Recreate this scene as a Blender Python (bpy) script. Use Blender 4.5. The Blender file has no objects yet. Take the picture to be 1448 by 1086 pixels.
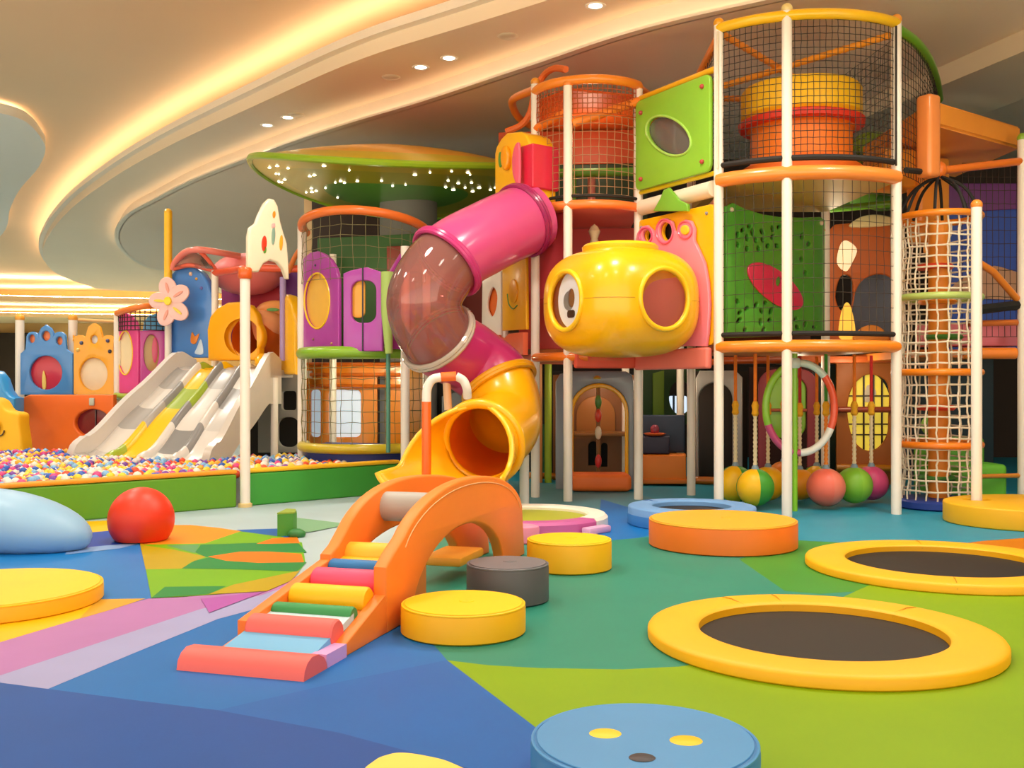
import bpy, bmesh, math, random
from mathutils import Vector, Matrix
from mathutils.geometry import intersect_line_line
random.seed(7)
S = bpy.context.scene
C = S.collection
F = 1450.0            # focal length in pixels of the 1448x1086 frame
CX, CY, H = 724.0, 543.0, 1.5
PI = math.pi

# ------------------------------------------------------------------ placing
def at(px, py, Y):
    return Vector(((px-CX)/F*Y, Y, H-(py-CY)/F*Y))
def gnd(px, py, z=0.0):
    Y = F*(H-z)/(py-CY)
    return Vector(((px-CX)/F*Y, Y, z))
def ceil_pt(px, py, z):
    Y = F*(z-H)/(CY-py)
    return Vector(((px-CX)/F*Y, Y, z))
class VP:
    """vertical plane through two plan points; u runs from the first to the second, z is height"""
    def __init__(s, p0, p1):
        s.o = Vector((p0[0], p0[1], 0)); d = Vector((p1[0]-p0[0], p1[1]-p0[1], 0)); s.L = d.length
        s.d = d.normalized(); s.n = Vector((s.d.y, -s.d.x, 0))
    def uz(s, px, py):
        k = (px-CX)/F
        u = (k*s.o.y-s.o.x)/(s.d.x-k*s.d.y)
        Y = s.o.y+u*s.d.y
        return (u, H-(py-CY)/F*Y)
    def M(s, off=0.0):
        o = s.o+s.n*off
        return Matrix(((s.d.x, 0, s.n.x, o.x), (s.d.y, 0, s.n.y, o.y), (0, 1, 0, 0), (0, 0, 0, 1)))
    def pt(s, u, z, off=0.0):
        p = s.o+s.d*u+s.n*off; return Vector((p.x, p.y, z))

# ------------------------------------------------------------------ materials
def lin(h):
    h = h.lstrip('#'); o = []
    for i in (0, 2, 4):
        c = int(h[i:i+2], 16)/255
        o.append(c/12.92 if c <= .04045 else ((c+.055)/1.055)**2.4)
    return (*o, 1)
_m = {}
def M(h, kind='plastic'):
    key = (h, kind)
    if key in _m: return _m[key]
    m = bpy.data.materials.new(kind+'_'+h.strip('#')); m.use_nodes = True
    nt = m.node_tree; b = nt.nodes['Principled BSDF']
    c = lin(h); b.inputs['Base Color'].default_value = c
    rough, coat, amt, sc, bump = dict(plastic=(.28, .25, .05, 6, 0), vinyl=(.5, 0, .06, 3, .02), paint=(.35, .1, .03, 5, 0), matte=(.8, 0, .06, 2, 0),
        floor=(.5, 0, .10, 1.5, .03), rope=(.8, 0, .15, 30, 0), ceil=(.85, 0, .03, .4, 0), mat=(.6, 0, .1, 9, .02), net=(.75, 0, .2, 8, 0), rubber=(.42, 0, .04, 4, 0))[kind]
    b.inputs['Roughness'].default_value = rough
    b.inputs['Coat Weight'].default_value = coat
    b.inputs['Coat Roughness'].default_value = .12
    tc = nt.nodes.new('ShaderNodeTexCoord')
    n = nt.nodes.new('ShaderNodeTexNoise'); n.inputs['Scale'].default_value = sc; n.inputs['Detail'].default_value = 4
    nt.links.new(tc.outputs['Object'], n.inputs['Vector'])
    mr = nt.nodes.new('ShaderNodeMapRange'); mr.inputs['To Min'].default_value = 1-amt; mr.inputs['To Max'].default_value = 1+amt
    nt.links.new(n.outputs['Fac'], mr.inputs['Value'])
    hs = nt.nodes.new('ShaderNodeHueSaturation'); hs.inputs['Color'].default_value = c
    nt.links.new(mr.outputs['Result'], hs.inputs['Value']); nt.links.new(hs.outputs['Color'], b.inputs['Base Color'])
    if kind in ('floor', 'vinyl', 'mat'):
        g = nt.nodes.new('ShaderNodeTexNoise'); g.inputs['Scale'].default_value = 160 if kind != 'vinyl' else 240; g.inputs['Detail'].default_value = 2
        nt.links.new(tc.outputs['Object'], g.inputs['Vector'])
        bp = nt.nodes.new('ShaderNodeBump'); bp.inputs['Strength'].default_value = .12; bp.inputs['Distance'].default_value = .002
        nt.links.new(g.outputs['Fac'], bp.inputs['Height']); nt.links.new(bp.outputs['Normal'], b.inputs['Normal'])
    if kind == 'floor':
        b.inputs['Specular IOR Level'].default_value = .28; hs.inputs['Saturation'].default_value = 1.12
    m.diffuse_color = c; _m[key] = m
    return m
def glow(h, s):
    key = (h, 'glow', s)
    if key in _m: return _m[key]
    m = bpy.data.materials.new('lamp_'+h.strip('#')); m.use_nodes = True
    b = m.node_tree.nodes['Principled BSDF']; b.inputs['Base Color'].default_value = lin(h)
    b.inputs['Emission Color'].default_value = lin(h); b.inputs['Emission Strength'].default_value = s
    _m[key] = m; return m
def clear(h, solid=.25):
    key = (h, 'clear', solid)
    if key in _m: return _m[key]
    m = bpy.data.materials.new('clear_plastic'); m.use_nodes = True; nt = m.node_tree
    b = nt.nodes['Principled BSDF']; out = nt.nodes['Material Output']
    b.inputs['Base Color'].default_value = lin(h); b.inputs['Roughness'].default_value = .08; b.inputs['Coat Weight'].default_value = 1.0; b.inputs['Coat Roughness'].default_value = .05
    t = nt.nodes.new('ShaderNodeBsdfTransparent'); t.inputs['Color'].default_value = lin(h)
    gl = nt.nodes.new('ShaderNodeBsdfGlossy'); gl.inputs['Roughness'].default_value = .05
    fr = nt.nodes.new('ShaderNodeFresnel'); fr.inputs['IOR'].default_value = 1.45
    m1 = nt.nodes.new('ShaderNodeMixShader'); m1.inputs[0].default_value = solid
    nt.links.new(t.outputs[0], m1.inputs[1]); nt.links.new(b.outputs[0], m1.inputs[2])
    m2 = nt.nodes.new('ShaderNodeMixShader'); nt.links.new(fr.outputs[0], m2.inputs[0])
    nt.links.new(m1.outputs[0], m2.inputs[1]); nt.links.new(gl.outputs[0], m2.inputs[2])
    nt.links.new(m2.outputs[0], out.inputs['Surface']); _m[key] = m
    return m
YEL, ORG, DORG = '#F8BC08', '#F08020', '#E85A18'
LIME, GRN, DGRN = '#86BE30', '#45A035', '#2A7030'
MAG, PNK, SAL, PUR = '#CF3A86', '#F0608C', '#EE7868', '#B040A4'
BLU, SKY, NAVY = '#2E7CC8', '#6AA8E0', '#1C3C7C'
WHT, CRM, GRY, DGR = '#F1EADF', '#F2E2BE', '#B8B6B4', '#5C5A5A'
def post_m(): return M(WHT, 'paint')

# ------------------------------------------------------------------ mesh builder
class MB:
    def __init__(s): s.v = []; s.f = []; s.mi = []
    def add(s, vs, fs, mi=0):
        b = len(s.v); s.v += [Vector(p) for p in vs]
        for f in fs: s.f.append(tuple(b+i for i in f)); s.mi.append(mi)
        return s
    def tube(s, pts, r, n=10, closed=False, caps=True, mi=0):
        pts = [Vector(p) for p in pts]; N = len(pts)
        rr = r if isinstance(r, (list, tuple)) else [r]*N
        T = []
        for i in range(N):
            a = pts[(i-1) % N] if (closed or i > 0) else pts[i]
            b = pts[(i+1) % N] if (closed or i < N-1) else pts[i]
            t = (b-a); T.append(t.normalized() if t.length > 1e-9 else Vector((0, 0, 1)))
        up = Vector((0, 0, 1)) if abs(T[0].z) < .9 else Vector((1, 0, 0))
        x = (up-T[0]*up.dot(T[0])).normalized()
        vs = []
        for i in range(N):
            x = (x-T[i]*x.dot(T[i])).normalized(); y = T[i].cross(x)
            for k in range(n):
                a = 2*PI*k/n; vs.append(pts[i]+(x*math.cos(a)+y*math.sin(a))*rr[i])
        fs = []
        for i in range(N if closed else N-1):
            j = (i+1) % N
            for k in range(n):
                l = (k+1) % n; fs.append((i*n+k, i*n+l, j*n+l, j*n+k))
        if caps and not closed:
            fs.append(tuple(range(n-1, -1, -1))); fs.append(tuple((N-1)*n+k for k in range(n)))
        return s.add(vs, fs, mi)
    def lathe(s, prof, c=(0, 0, 0), n=48, sx=1, sy=1, rot=0, mi=0):
        c = Vector(c); vs = []; fs = []; N = len(prof)
        for (r, z) in prof:
            for k in range(n):
                a = 2*PI*k/n; x, y = r*sx*math.cos(a), r*sy*math.sin(a)
                vs.append(c+Vector((x*math.cos(rot)-y*math.sin(rot), x*math.sin(rot)+y*math.cos(rot), z)))
        for i in range(N-1):
            for k in range(n):
                l = (k+1) % n; fs.append((i*n+k, i*n+l, (i+1)*n+l, (i+1)*n+k))
        if prof[0][0] > 0: fs.append(tuple(range(n-1, -1, -1)))
        if prof[-1][0] > 0: fs.append(tuple((N-1)*n+k for k in range(n)))
        return s.add(vs, fs, mi)
    def box(s, c, size, rz=0, bev=.01, seg=2, mi=0, M4=None):
        bm = bmesh.new(); bmesh.ops.create_cube(bm, size=1)
        bmesh.ops.scale(bm, vec=size, verts=bm.verts)
        if bev > 0: bmesh.ops.bevel(bm, geom=bm.edges[:], offset=min(bev, min(size)*.45), segments=seg, affect='EDGES', profile=.5)
        R = Matrix.Translation(Vector(c)) @ Matrix.Rotation(rz, 4, 'Z')
        if M4 is not None: R = M4 @ Matrix.Translation(Vector(c)) @ Matrix.Rotation(rz, 4, 'Z')
        bm.verts.index_update()
        s.add([R @ v.co for v in bm.verts], [[v.index for v in f.verts] for f in bm.faces], mi); bm.free()
        return s
    def sphere(s, c, r, nu=24, nv=12, M4=None, mi=0):
        c = Vector(c); sc = r if isinstance(r, (tuple, list)) else (r, r, r); vs = []; fs = []
        for i in range(1, nv):
            th = PI*i/nv
            for k in range(nu):
                a = 2*PI*k/nu; vs.append(Vector((sc[0]*math.sin(th)*math.cos(a), sc[1]*math.sin(th)*math.sin(a), sc[2]*math.cos(th))))
        top = len(vs); vs.append(Vector((0, 0, sc[2]))); vs.append(Vector((0, 0, -sc[2])))
        for i in range(nv-2):
            for k in range(nu):
                l = (k+1) % nu; fs.append((i*nu+k, (i+1)*nu+k, (i+1)*nu+l, i*nu+l))
        for k in range(nu):
            l = (k+1) % nu; fs.append((top, k, l)); fs.append((top+1, (nv-2)*nu+l, (nv-2)*nu+k))
        if M4 is not None: vs = [M4 @ v for v in vs]
        return s.add([c+v for v in vs], fs, mi)
    def prism(s, poly, z0, z1, mi=0):
        n = len(poly); vs = [Vector((p[0], p[1], z0)) for p in poly]+[Vector((p[0], p[1], z1)) for p in poly]
        fs = [tuple(range(n-1, -1, -1)), tuple(range(n, 2*n))]+[(i, (i+1) % n, n+(i+1) % n, n+i) for i in range(n)]
        return s.add(vs, fs, mi)
    def grid(s, fn, nu, nv, thick=0, mi=None, wrap=False):
        """surface fn(u,v) with u,v in 0..1"""
        vs = [fn(i/nu, j/nv) for i in range(nu+1) for j in range(nv+1)]
        b = len(s.v); s.v += [Vector(p) for p in vs]
        for i in range(nu):
            for j in range(nv):
                s.f.append((b+i*(nv+1)+j, b+(i+1)*(nv+1)+j, b+(i+1)*(nv+1)+j+1, b+i*(nv+1)+j+1)); s.mi.append(mi((i+.5)/nu, (j+.5)/nv) if mi else 0)
        return s
    def net(s, fn, nu, nv, r, sides=4, sub=1, jit=0.0):
        for i in range(nu+1):
            s.tube([fn(i/nu, j/(nv*sub))+Vector((random.uniform(-jit, jit), random.uniform(-jit, jit), random.uniform(-jit, jit))) for j in range(nv*sub+1)], r, sides, caps=False)
        for j in range(nv+1):
            s.tube([fn(i/nu, j/nv)+Vector((random.uniform(-jit, jit), random.uniform(-jit, jit), random.uniform(-jit, jit))) for i in range(nu+1)], r, sides, caps=False)
        return s
    def mesh(s, name, mats, off=Vector((0, 0, 0)), smooth=40):
        me = bpy.data.meshes.new(name)
        me.from_pydata([v-off for v in s.v], [], s.f)
        for m in (mats if isinstance(mats, (list, tuple)) else [mats]): me.materials.append(m)
        if any(s.mi): me.polygons.foreach_set('material_index', s.mi)
        finish(me, smooth); return me
    def obj(s, name, mats, parent=None, loc=None, smooth=40):
        w = wloc(parent) if parent else Vector((0, 0, 0))
        off = Vector(loc) if loc is not None else w
        o = bpy.data.objects.new(name, s.mesh(name, mats, off, smooth)); C.objects.link(o)
        if parent: o.parent = parent; o.location = off-w
        else: o.location = off
        return o
def finish(me, smooth):
    bm = bmesh.new(); bm.from_mesh(me); bmesh.ops.recalc_face_normals(bm, faces=bm.faces); bm.to_mesh(me); bm.free()
    if smooth:
        me.polygons.foreach_set('use_smooth', [True]*len(me.polygons)); me.set_sharp_from_angle(angle=math.radians(smooth))
    me.update()
def wloc(o):
    v = Vector((0, 0, 0))
    while o is not None: v += o.location; o = o.parent
    return v
def tag(o, label=None, cat=None, group=None, kind=None):
    if label: o['label'] = label
    if cat: o['category'] = cat
    if group: o['group'] = group
    if kind: o['kind'] = kind
    return o
def thing(name, label, cat, loc=(0, 0, 0), group=None):
    o = bpy.data.objects.new(name, None); C.objects.link(o); o.location = loc; o.empty_display_size = .1
    return tag(o, label, cat, group)
def struct(mb, name, mats, smooth=40):
    return tag(mb.obj(name, mats, smooth=smooth), kind='structure')
def panel(name, mat, plane, outline, holes=(), t=.04, bev=.012, parent=None, off=0.0, smooth=40):
    """flat board with real thickness; outline and holes are (u,z) on the plane"""
    cu = bpy.data.curves.new(name, 'CURVE'); cu.dimensions = '2D'; cu.fill_mode = 'BOTH'
    cu.extrude = max(t/2-bev, .0005); cu.bevel_depth = bev; cu.bevel_resolution = 2; cu.offset = -bev
    for poly in [outline]+list(holes):
        sp = cu.splines.new('POLY'); sp.points.add(len(poly)-1); sp.use_cyclic_u = True
        for p, q in zip(sp.points, poly): p.co = (q[0], q[1], 0, 1)
    tmp = bpy.data.objects.new('tmp', cu); C.objects.link(tmp)
    dg = bpy.context.evaluated_depsgraph_get(); dg.update()
    me = bpy.data.meshes.new_from_object(tmp.evaluated_get(dg)); bpy.data.objects.remove(tmp); bpy.data.curves.remove(cu)
    w = wloc(parent) if parent else Vector((0, 0, 0))
    me.transform(Matrix.Translation(-w) @ plane.M(off))
    me.materials.clear(); me.materials.append(mat); me.name = name
    bm = bmesh.new(); bm.from_mesh(me); bmesh.ops.remove_doubles(bm, verts=bm.verts, dist=.0004); bm.to_mesh(me); bm.free()
    finish(me, smooth)
    o = bpy.data.objects.new(name, me); C.objects.link(o)
    if parent: o.parent = parent
    return o
def pxpoly(plane, pts): return [plane.uz(*p) for p in pts]
def ell(c, rx, ry, n=40, rot=0, a0=0, a1=2*PI, close=True):
    m = n if close else n+1
    return [(c[0]+rx*math.cos(rot)*math.cos(a0+(a1-a0)*i/n)-ry*math.sin(rot)*math.sin(a0+(a1-a0)*i/n),
             c[1]+rx*math.sin(rot)*math.cos(a0+(a1-a0)*i/n)+ry*math.cos(rot)*math.sin(a0+(a1-a0)*i/n)) for i in range(m)]
def pxell(plane, px, py, rx, ry, n=40, rot=0):
    return [plane.uz(*p) for p in ell((px, py), rx, ry, n, rot)]
def rrect(x0, x1, y0, y1, r, n=6):
    o = []
    for cx, cy, a in ((x1-r, y1-r, 0), (x0+r, y1-r, PI/2), (x0+r, y0+r, PI), (x1-r, y0+r, 1.5*PI)):
        o += [(cx+r*math.cos(a+PI/2*i/n), cy+r*math.sin(a+PI/2*i/n)) for i in range(n+1)]
    return o
def cat(pts, n=8, closed=False):
    """Catmull-Rom through points"""
    P = [Vector(p) for p in pts]; N = len(P); out = []
    for i in range(N if closed else N-1):
        p0 = P[(i-1) % N] if closed or i > 0 else P[i]*2-P[i+1]
        p1, p2 = P[i], P[(i+1) % N]
        p3 = P[(i+2) % N] if closed or i < N-2 else P[i+1]*2-P[i]
        for k in range(n):
            t = k/n
            out.append(.5*((2*p1)+(p2-p0)*t+(2*p0-5*p1+4*p2-p3)*t*t+(3*p1-p0-3*p2+p3)*t**3))
    if not closed: out.append(P[-1])
    return out
def smooth_poly(pts, n=6): return [(v.x, v.y) for v in cat([Vector((p[0], p[1], 0)) for p in pts], n, True)]
def arc3(A, B, Cc, n=24):
    """arc in plan through three points"""
    ax, ay = A; bx, by = B; cx, cy = Cc
    d = 2*(ax*(by-cy)+bx*(cy-ay)+cx*(ay-by))
    ux = ((ax*ax+ay*ay)*(by-cy)+(bx*bx+by*by)*(cy-ay)+(cx*cx+cy*cy)*(ay-by))/d
    uy = ((ax*ax+ay*ay)*(cx-bx)+(bx*bx+by*by)*(ax-cx)+(cx*cx+cy*cy)*(bx-ax))/d
    r = math.hypot(ax-ux, ay-uy); a0 = math.atan2(ay-uy, ax-ux); a1 = math.atan2(cy-uy, cx-ux); ab = math.atan2(by-uy, bx-ux)
    while a1 < a0: a1 += 2*PI
    while ab < a0: ab += 2*PI
    if ab > a1: a1 -= 2*PI
    return [(ux+r*math.cos(a0+(a1-a0)*i/n), uy+r*math.sin(a0+(a1-a0)*i/n)) for i in range(n+1)]
def lerp(poly, u):
    x = u*(len(poly)-1); i = min(int(x), len(poly)-2); t = x-i
    return (poly[i][0]*(1-t)+poly[i+1][0]*t, poly[i][1]*(1-t)+poly[i+1][1]*t)
def path3(poly, z): return [Vector((p[0], p[1], z)) for p in poly]
def post(parent, x, y, z0, z1, cap=None, r=.058, m=None):
    o = MB().tube([(x, y, z0), (x, y, z1)], r, 16).obj('post', m or post_m(), parent)
    if cap: MB().sphere((x, y, z1), (r*1.12, r*1.12, r*1.1), 16, 8).obj('cap', M(cap), o)
    return o
def rail(parent, pts, r, h, name='rail', kind='plastic', n=12, closed=False):
    return MB().tube(pts, r, n, closed).obj(name, M(h, kind), parent)
def curve_net(parent, poly, z0, z1, h, nu, nv, r=.006, jit=.004, name='net', sides=4):
    def fn(u, v):
        p = lerp(poly, u); return Vector((p[0], p[1], z0+(z1-z0)*v))
    return MB().net(fn, nu, nv, r, sides, 1, jit).obj(name, M(h, 'net'), parent)
def bolt(parent, plane, u, z, off, h='#C03828', r=.025):
    c = plane.pt(u, z, off)
    o = MB().sphere(c, r, 10, 6).obj('bolt', M(h), parent); return o

# ================================================================== THE ROOM
FL = ['#AFC4CC', '#A864B0', '#4592AC', '#3A8878', '#1F72C0', '#4A8E44', '#7CA40A', '#CC8448', '#3A74BC', '#1462B6', '#0C4EA2', '#A2A6D2', '#AC7EB6', '#EABC10',
      '#3E54AE', '#EA9E58', '#74AC34', '#B09C34', '#60986A', '#2F8248', '#E87826', '#80AC8C', '#CCA452', '#F2DA80', '#8AA8D4', '#5A8E9E', '#2A78C2']
FI = {h: i for i, h in enumerate(FL)}
fb = MB(); fb.add([(-45, -4, 0), (14, -4, 0), (14, 63, 0), (-45, 63, 0)], [(0, 1, 2, 3)], 0)
_lay = [0]
def fp(pts, h, curved=False):
    _lay[0] += 1
    if curved: pts = smooth_poly(pts, 6)
    P = [gnd(*p) for p in pts]; z = _lay[0]*.00025
    fb.add([(p.x, p.y, z) for p in P], [tuple(range(len(P)))], FI[h])
def fpw(pts, h):
    _lay[0] += 1; fb.add([(p[0], p[1], _lay[0]*.00025) for p in pts], [tuple(range(len(pts)))], FI[h])
# play surface: blue-teal under and before the towers, then the teal-green field, the lime field and the blues
fpw([(-1.1, 13.6), (-.6, 10.9), (.6, 10.4), (2.0, 9.4), (9, 8.6), (14, 8.6), (14, 21), (-1.5, 21)], '#4592AC')
fpw([(-1.5, 12.2), (1.2, 12.4), (2.2, 12.0), (1.6, 14.5), (-1.2, 17)], '#5A8E9E')
fp([(850, 706), (905, 722), (1000, 735), (1000, 752), (918, 757), (870, 768), (845, 755)], '#1F72C0')
fp([(560, 762), (700, 740), (800, 770), (1000, 752), (1125, 764), (1340, 774), (1448, 790), (1600, 800), (1500, 1040), (900, 1090), (700, 1000), (600, 905), (545, 850)], '#3A8878')
fp([(1125, 764), (1210, 769), (1330, 774), (1448, 790), (1530, 830), (1448, 842), (1232, 826), (1218, 836), (1160, 840), (1110, 836), (1045, 791)], '#4A8E44')
fp([(1330, 773), (1390, 765), (1460, 760), (1640, 756), (1640, 800), (1448, 786)], '#CC8448')
fp([(632, 934), (690, 941), (760, 945), (880, 947), (960, 943), (1010, 935), (1080, 900), (1180, 850), (1215, 834), (1236, 825), (1330, 832), (1448, 843), (2300, 843), (3200, 1500), (1100, 1500), (810, 1120), (757, 1029)], '#7CA40A')
fp([(-700, 780), (0, 786), (95, 780), (198, 769), (207, 805), (214, 847), (310, 852), (560, 850), (632, 934), (757, 1029), (815, 1120), (500, 1400), (-900, 1300), (-900, 900)], '#3A74BC')
fp([(-300, 785), (95, 778), (200, 769), (213, 847), (137, 849), (60, 855), (-300, 860)], '#2A78C2')
fp([(308, 1005), (480, 965), (632, 934), (757, 1029), (830, 1140), (700, 1115), (560, 1063), (480, 1037)], '#1462B6')
fp([(-900, 880), (0, 966), (68, 975), (200, 992), (308, 1005), (480, 1037), (640, 1080), (900, 1160), (700, 1500), (-1200, 1500)], '#0C4EA2')
fp([(-60, 976), (0, 956), (283, 862), (374, 838), (440, 815), (460, 830), (360, 862), (308, 876), (190, 924), (68, 975), (0, 966)], '#A2A6D2')
fp([(-300, 980), (0, 909), (110, 875), (210, 847), (262, 845), (300, 838), (374, 832), (440, 808), (440, 818), (370, 842), (283, 862), (0, 956), (-300, 1056)], '#AC7EB6')
fp([(-400, 860), (-100, 860), (60, 852), (138, 847), (120, 873), (0, 909), (-300, 985), (-600, 950)], '#EABC10')
fp([(138, 848), (206, 847), (160, 862), (112, 876)], '#CCA452')
fp([(80, 741), (118, 738), (160, 736), (165, 751), (97, 757)], '#EABC10')
fp([(90, 757), (165, 750), (206, 768), (95, 779)], '#3E54AE')
fp([(95, 777), (205, 767), (170, 776), (92, 785)], '#8AA8D4')
fp([(232, 743), (270, 743), (310, 747), (342, 752), (290, 770), (198, 771), (200, 755)], '#EA9E58')
fp([(334, 750), (420, 747), (420, 765), (380, 763)], '#1462B6')
fp([(198, 771), (290, 769), (340, 752), (400, 760), (427, 768), (432, 797), (425, 806), (380, 835), (300, 842), (214, 847), (206, 805)], '#74AC34')
fp([(198, 771), (245, 778), (292, 788), (270, 796), (257, 805), (206, 806)], '#B09C34')
fp([(235, 772), (282, 771), (276, 783)], '#60986A')
fp([(284, 771), (345, 769), (420, 767), (434, 782), (355, 782), (292, 789), (276, 782)], '#2F8248')
fp([(362, 770), (385, 762), (420, 760), (424, 769)], '#E87826')
fp([(294, 788), (340, 781), (380, 781), (426, 784), (430, 797), (365, 797), (320, 794)], '#E87826')
fp([(257, 805), (275, 794), (297, 789), (320, 794), (365, 797), (434, 796), (420, 809), (330, 806)], '#2F8248')
fp([(214, 847), (233, 831), (320, 830), (296, 841)], '#2F8248')
fp([(294, 842), (330, 828), (424, 808), (412, 822), (378, 837)], '#B09C34')
fp([(284, 848), (374, 838), (296, 868)], '#A864B0')
fp([(402, 757), (420, 733), (495, 742), (440, 753)], '#80AC8C')
fp([(510, 1100), (530, 1078), (548, 1070), (568, 1067), (600, 1071), (640, 1082), (690, 1112), (670, 1150), (590, 1170), (520, 1145)], '#F2DA80', True)
struct(fb, 'floor', [M(h, 'floor') for h in FL], smooth=0)

ZC, ZL, ZS, ZI = 7.2, 6.75, 6.4, 6.1
cb = MB(); cb.add([(-45, -4, ZC), (14, -4, ZC), (14, 63, ZC), (-45, 63, ZC)], [(0, 3, 2, 1)])
struct(cb, 'ceiling', M('#EACAA2', 'ceil'), 0)
e1 = [ceil_pt(x, y, ZL) for x, y in [(660, 0), (500, 55), (365, 119), (243, 180), (162, 229), (101, 277), (69, 318), (61, 349), (78, 374), (122, 393), (182, 402)]]
e1 = [Vector((16, 5.0, ZL)), Vector((9, 7.2, ZL)), Vector((4, 10.2, ZL))]+e1+[Vector((-9, 57, ZL)), Vector((2, 58, ZL))]
E1 = [(v.x, v.y) for v in cat(e1, 8)]
def off_poly(P, d):
    out = []
    for i, p in enumerate(P):
        a, b = P[max(i-1, 0)], P[min(i+1, len(P)-1)]
        t = Vector((b[0]-a[0], b[1]-a[1])).normalized(); out.append((p[0]+t.y*d, p[1]-t.x*d))
    return out
close1 = [(13.9, 58), (13.9, 5.6)]
E1 = [p for p in E1 if p[0] < 13.5]
lip_edge = off_poly(E1, -.14)
struct(MB().prism(lip_edge+close1, ZL-.13, ZL), 'ceiling_soffit_lip', M('#F8EEDC', 'ceil'))
struct(MB().prism(E1+close1, ZS, ZL-.13), 'ceiling_soffit', M('#FBE6C8', 'ceil'))
e2 = [ceil_pt(x, y, ZS) for x, y in [(961, 0), (757, 67), (608, 119), (500, 153), (405, 186), (284, 235), (223, 267), (182, 292), (168, 320), (178, 344), (203, 363), (227, 371), (290, 380)]]
e2 = [Vector((13, 8.6, ZS)), Vector((9, 9.6, ZS)), Vector((5.2, 11.2, ZS))]+e2
E2 = [(v.x, v.y) for v in cat(e2, 8)]
struct(MB().prism(E2+[(13.8, 47), (13.8, 8.6)], ZI, ZS), 'ceiling_inner', M('#F4E0C8', 'ceil'))
lp2 = off_poly(E2, -.13)
struct(MB().prism(lp2+list(reversed(off_poly(E2, .02))), ZI, ZI+.035), 'ceiling_inner_lip', M('#F6E8D2', 'ceil'))
struct(MB().prism([(5.2, 18.5), (7.4, 10.6), (9.0, 10.6), (7.0, 18.5)], ZI-.28, ZI), 'trim_beam', M('#E6D4B6', 'ceil'))
isl = [ceil_pt(x, y, 6.9) for x, y in [(-60, 150), (0, 160), (36, 172), (58, 195), (64, 214), (52, 240), (28, 268), (14, 296), (4, 330), (-40, 370)]]
IS = [(v.x, v.y) for v in cat(isl, 8)]
struct(MB().prism(IS+[(-40, 40), (-40, 19)], 6.9, 7.1), 'ceiling_island', M('#F2EEE2', 'ceil'))
def led(poly, z, w, h, s, name):
    a = off_poly(poly, 0); b = off_poly(poly, w); n = len(a)
    return struct(MB().add([(p[0], p[1], z) for p in a]+[(p[0], p[1], z) for p in b], [(i, i+1, n+i+1, n+i) for i in range(n-1)]), name, glow(h, s), 0)
LEDC = '#FFE6C4'
led(off_poly(E2, -.03), ZI+.045, -.07, LEDC, 2.6, 'trim_led_inner')
led(off_poly(E1, .02), ZL+.02, .10, LEDC, 14, 'trim_led_strip')
led(off_poly(IS, -.16), 7.11, -.12, '#FFF0D8', 5, 'trim_led_island')
# far end of the hall: a lower bulkhead with its own lit cove
bk = [(-44, 42), (-36, 50), (-26, 54.5), (-14, 57), (-4, 58)]
BK = [(v.x, v.y) for v in cat([Vector((p[0], p[1], 0)) for p in bk], 8)]
struct(MB().prism(BK+[(-4, 62.5), (-44.5, 62.5)], 5.9, 6.15), 'ceiling_bulkhead', M('#E8D0A4', 'ceil'))
led(off_poly(BK, -.3), 6.2, .16, LEDC, 90, 'trim_led_bulkhead')
bk2 = off_poly(BK, -2.2)
struct(MB().prism(bk2+[(-4, 62.6), (-44.6, 62.6)], 5.2, 5.4), 'ceiling_bulkhead_lower', M('#E8D0A4', 'ceil'))
led(off_poly(bk2, -.3), 5.44, .16, LEDC, 90, 'trim_led_bulkhead_lower')
for z_, y_ in ((6.2, 60.2), (5.44, 61.0)): led([(-44, y_-6), (-36, y_-1.2), (-28, y_), (-5, y_)], z_, .3, LEDC, 45, 'trim_fill_strip')  # added glowing strips that brighten the far ceiling and wall
def wall(name, x0, y0, x1, y1, h, z1=ZC, t=.2):
    d = Vector((x1-x0, y1-y0, 0)); L = d.length; d.normalize(); n = Vector((d.y, -d.x, 0))
    pts = [(x0, y0), (x1, y1), (x1-n.x*t, y1-n.y*t), (x0-n.x*t, y0-n.y*t)]
    return struct(MB().prism(pts, 0, z1), name, M(h, 'matte'), 0)
wall('wall_back', -45, 62.5, -4.3, 62.5, '#D8AC6C')
wall('wall_left', -45, -4, -45, 62.5, '#DCC094')
wall('wall_inner', -4.1, 21, 14, 21, '#3A2E26', ZI)
wall('wall_return', -4.3, 62.5, -4.3, 21.2, '#D0B080', ZI)
wall('wall_right', 14, 21, 14, -4, '#9C8468')
struct(MB().box((-29.9, 62.2, 2.3), (3.6, .3, 4.6), bev=.02), 'door_1', M('#352A22', 'matte'))

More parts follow.
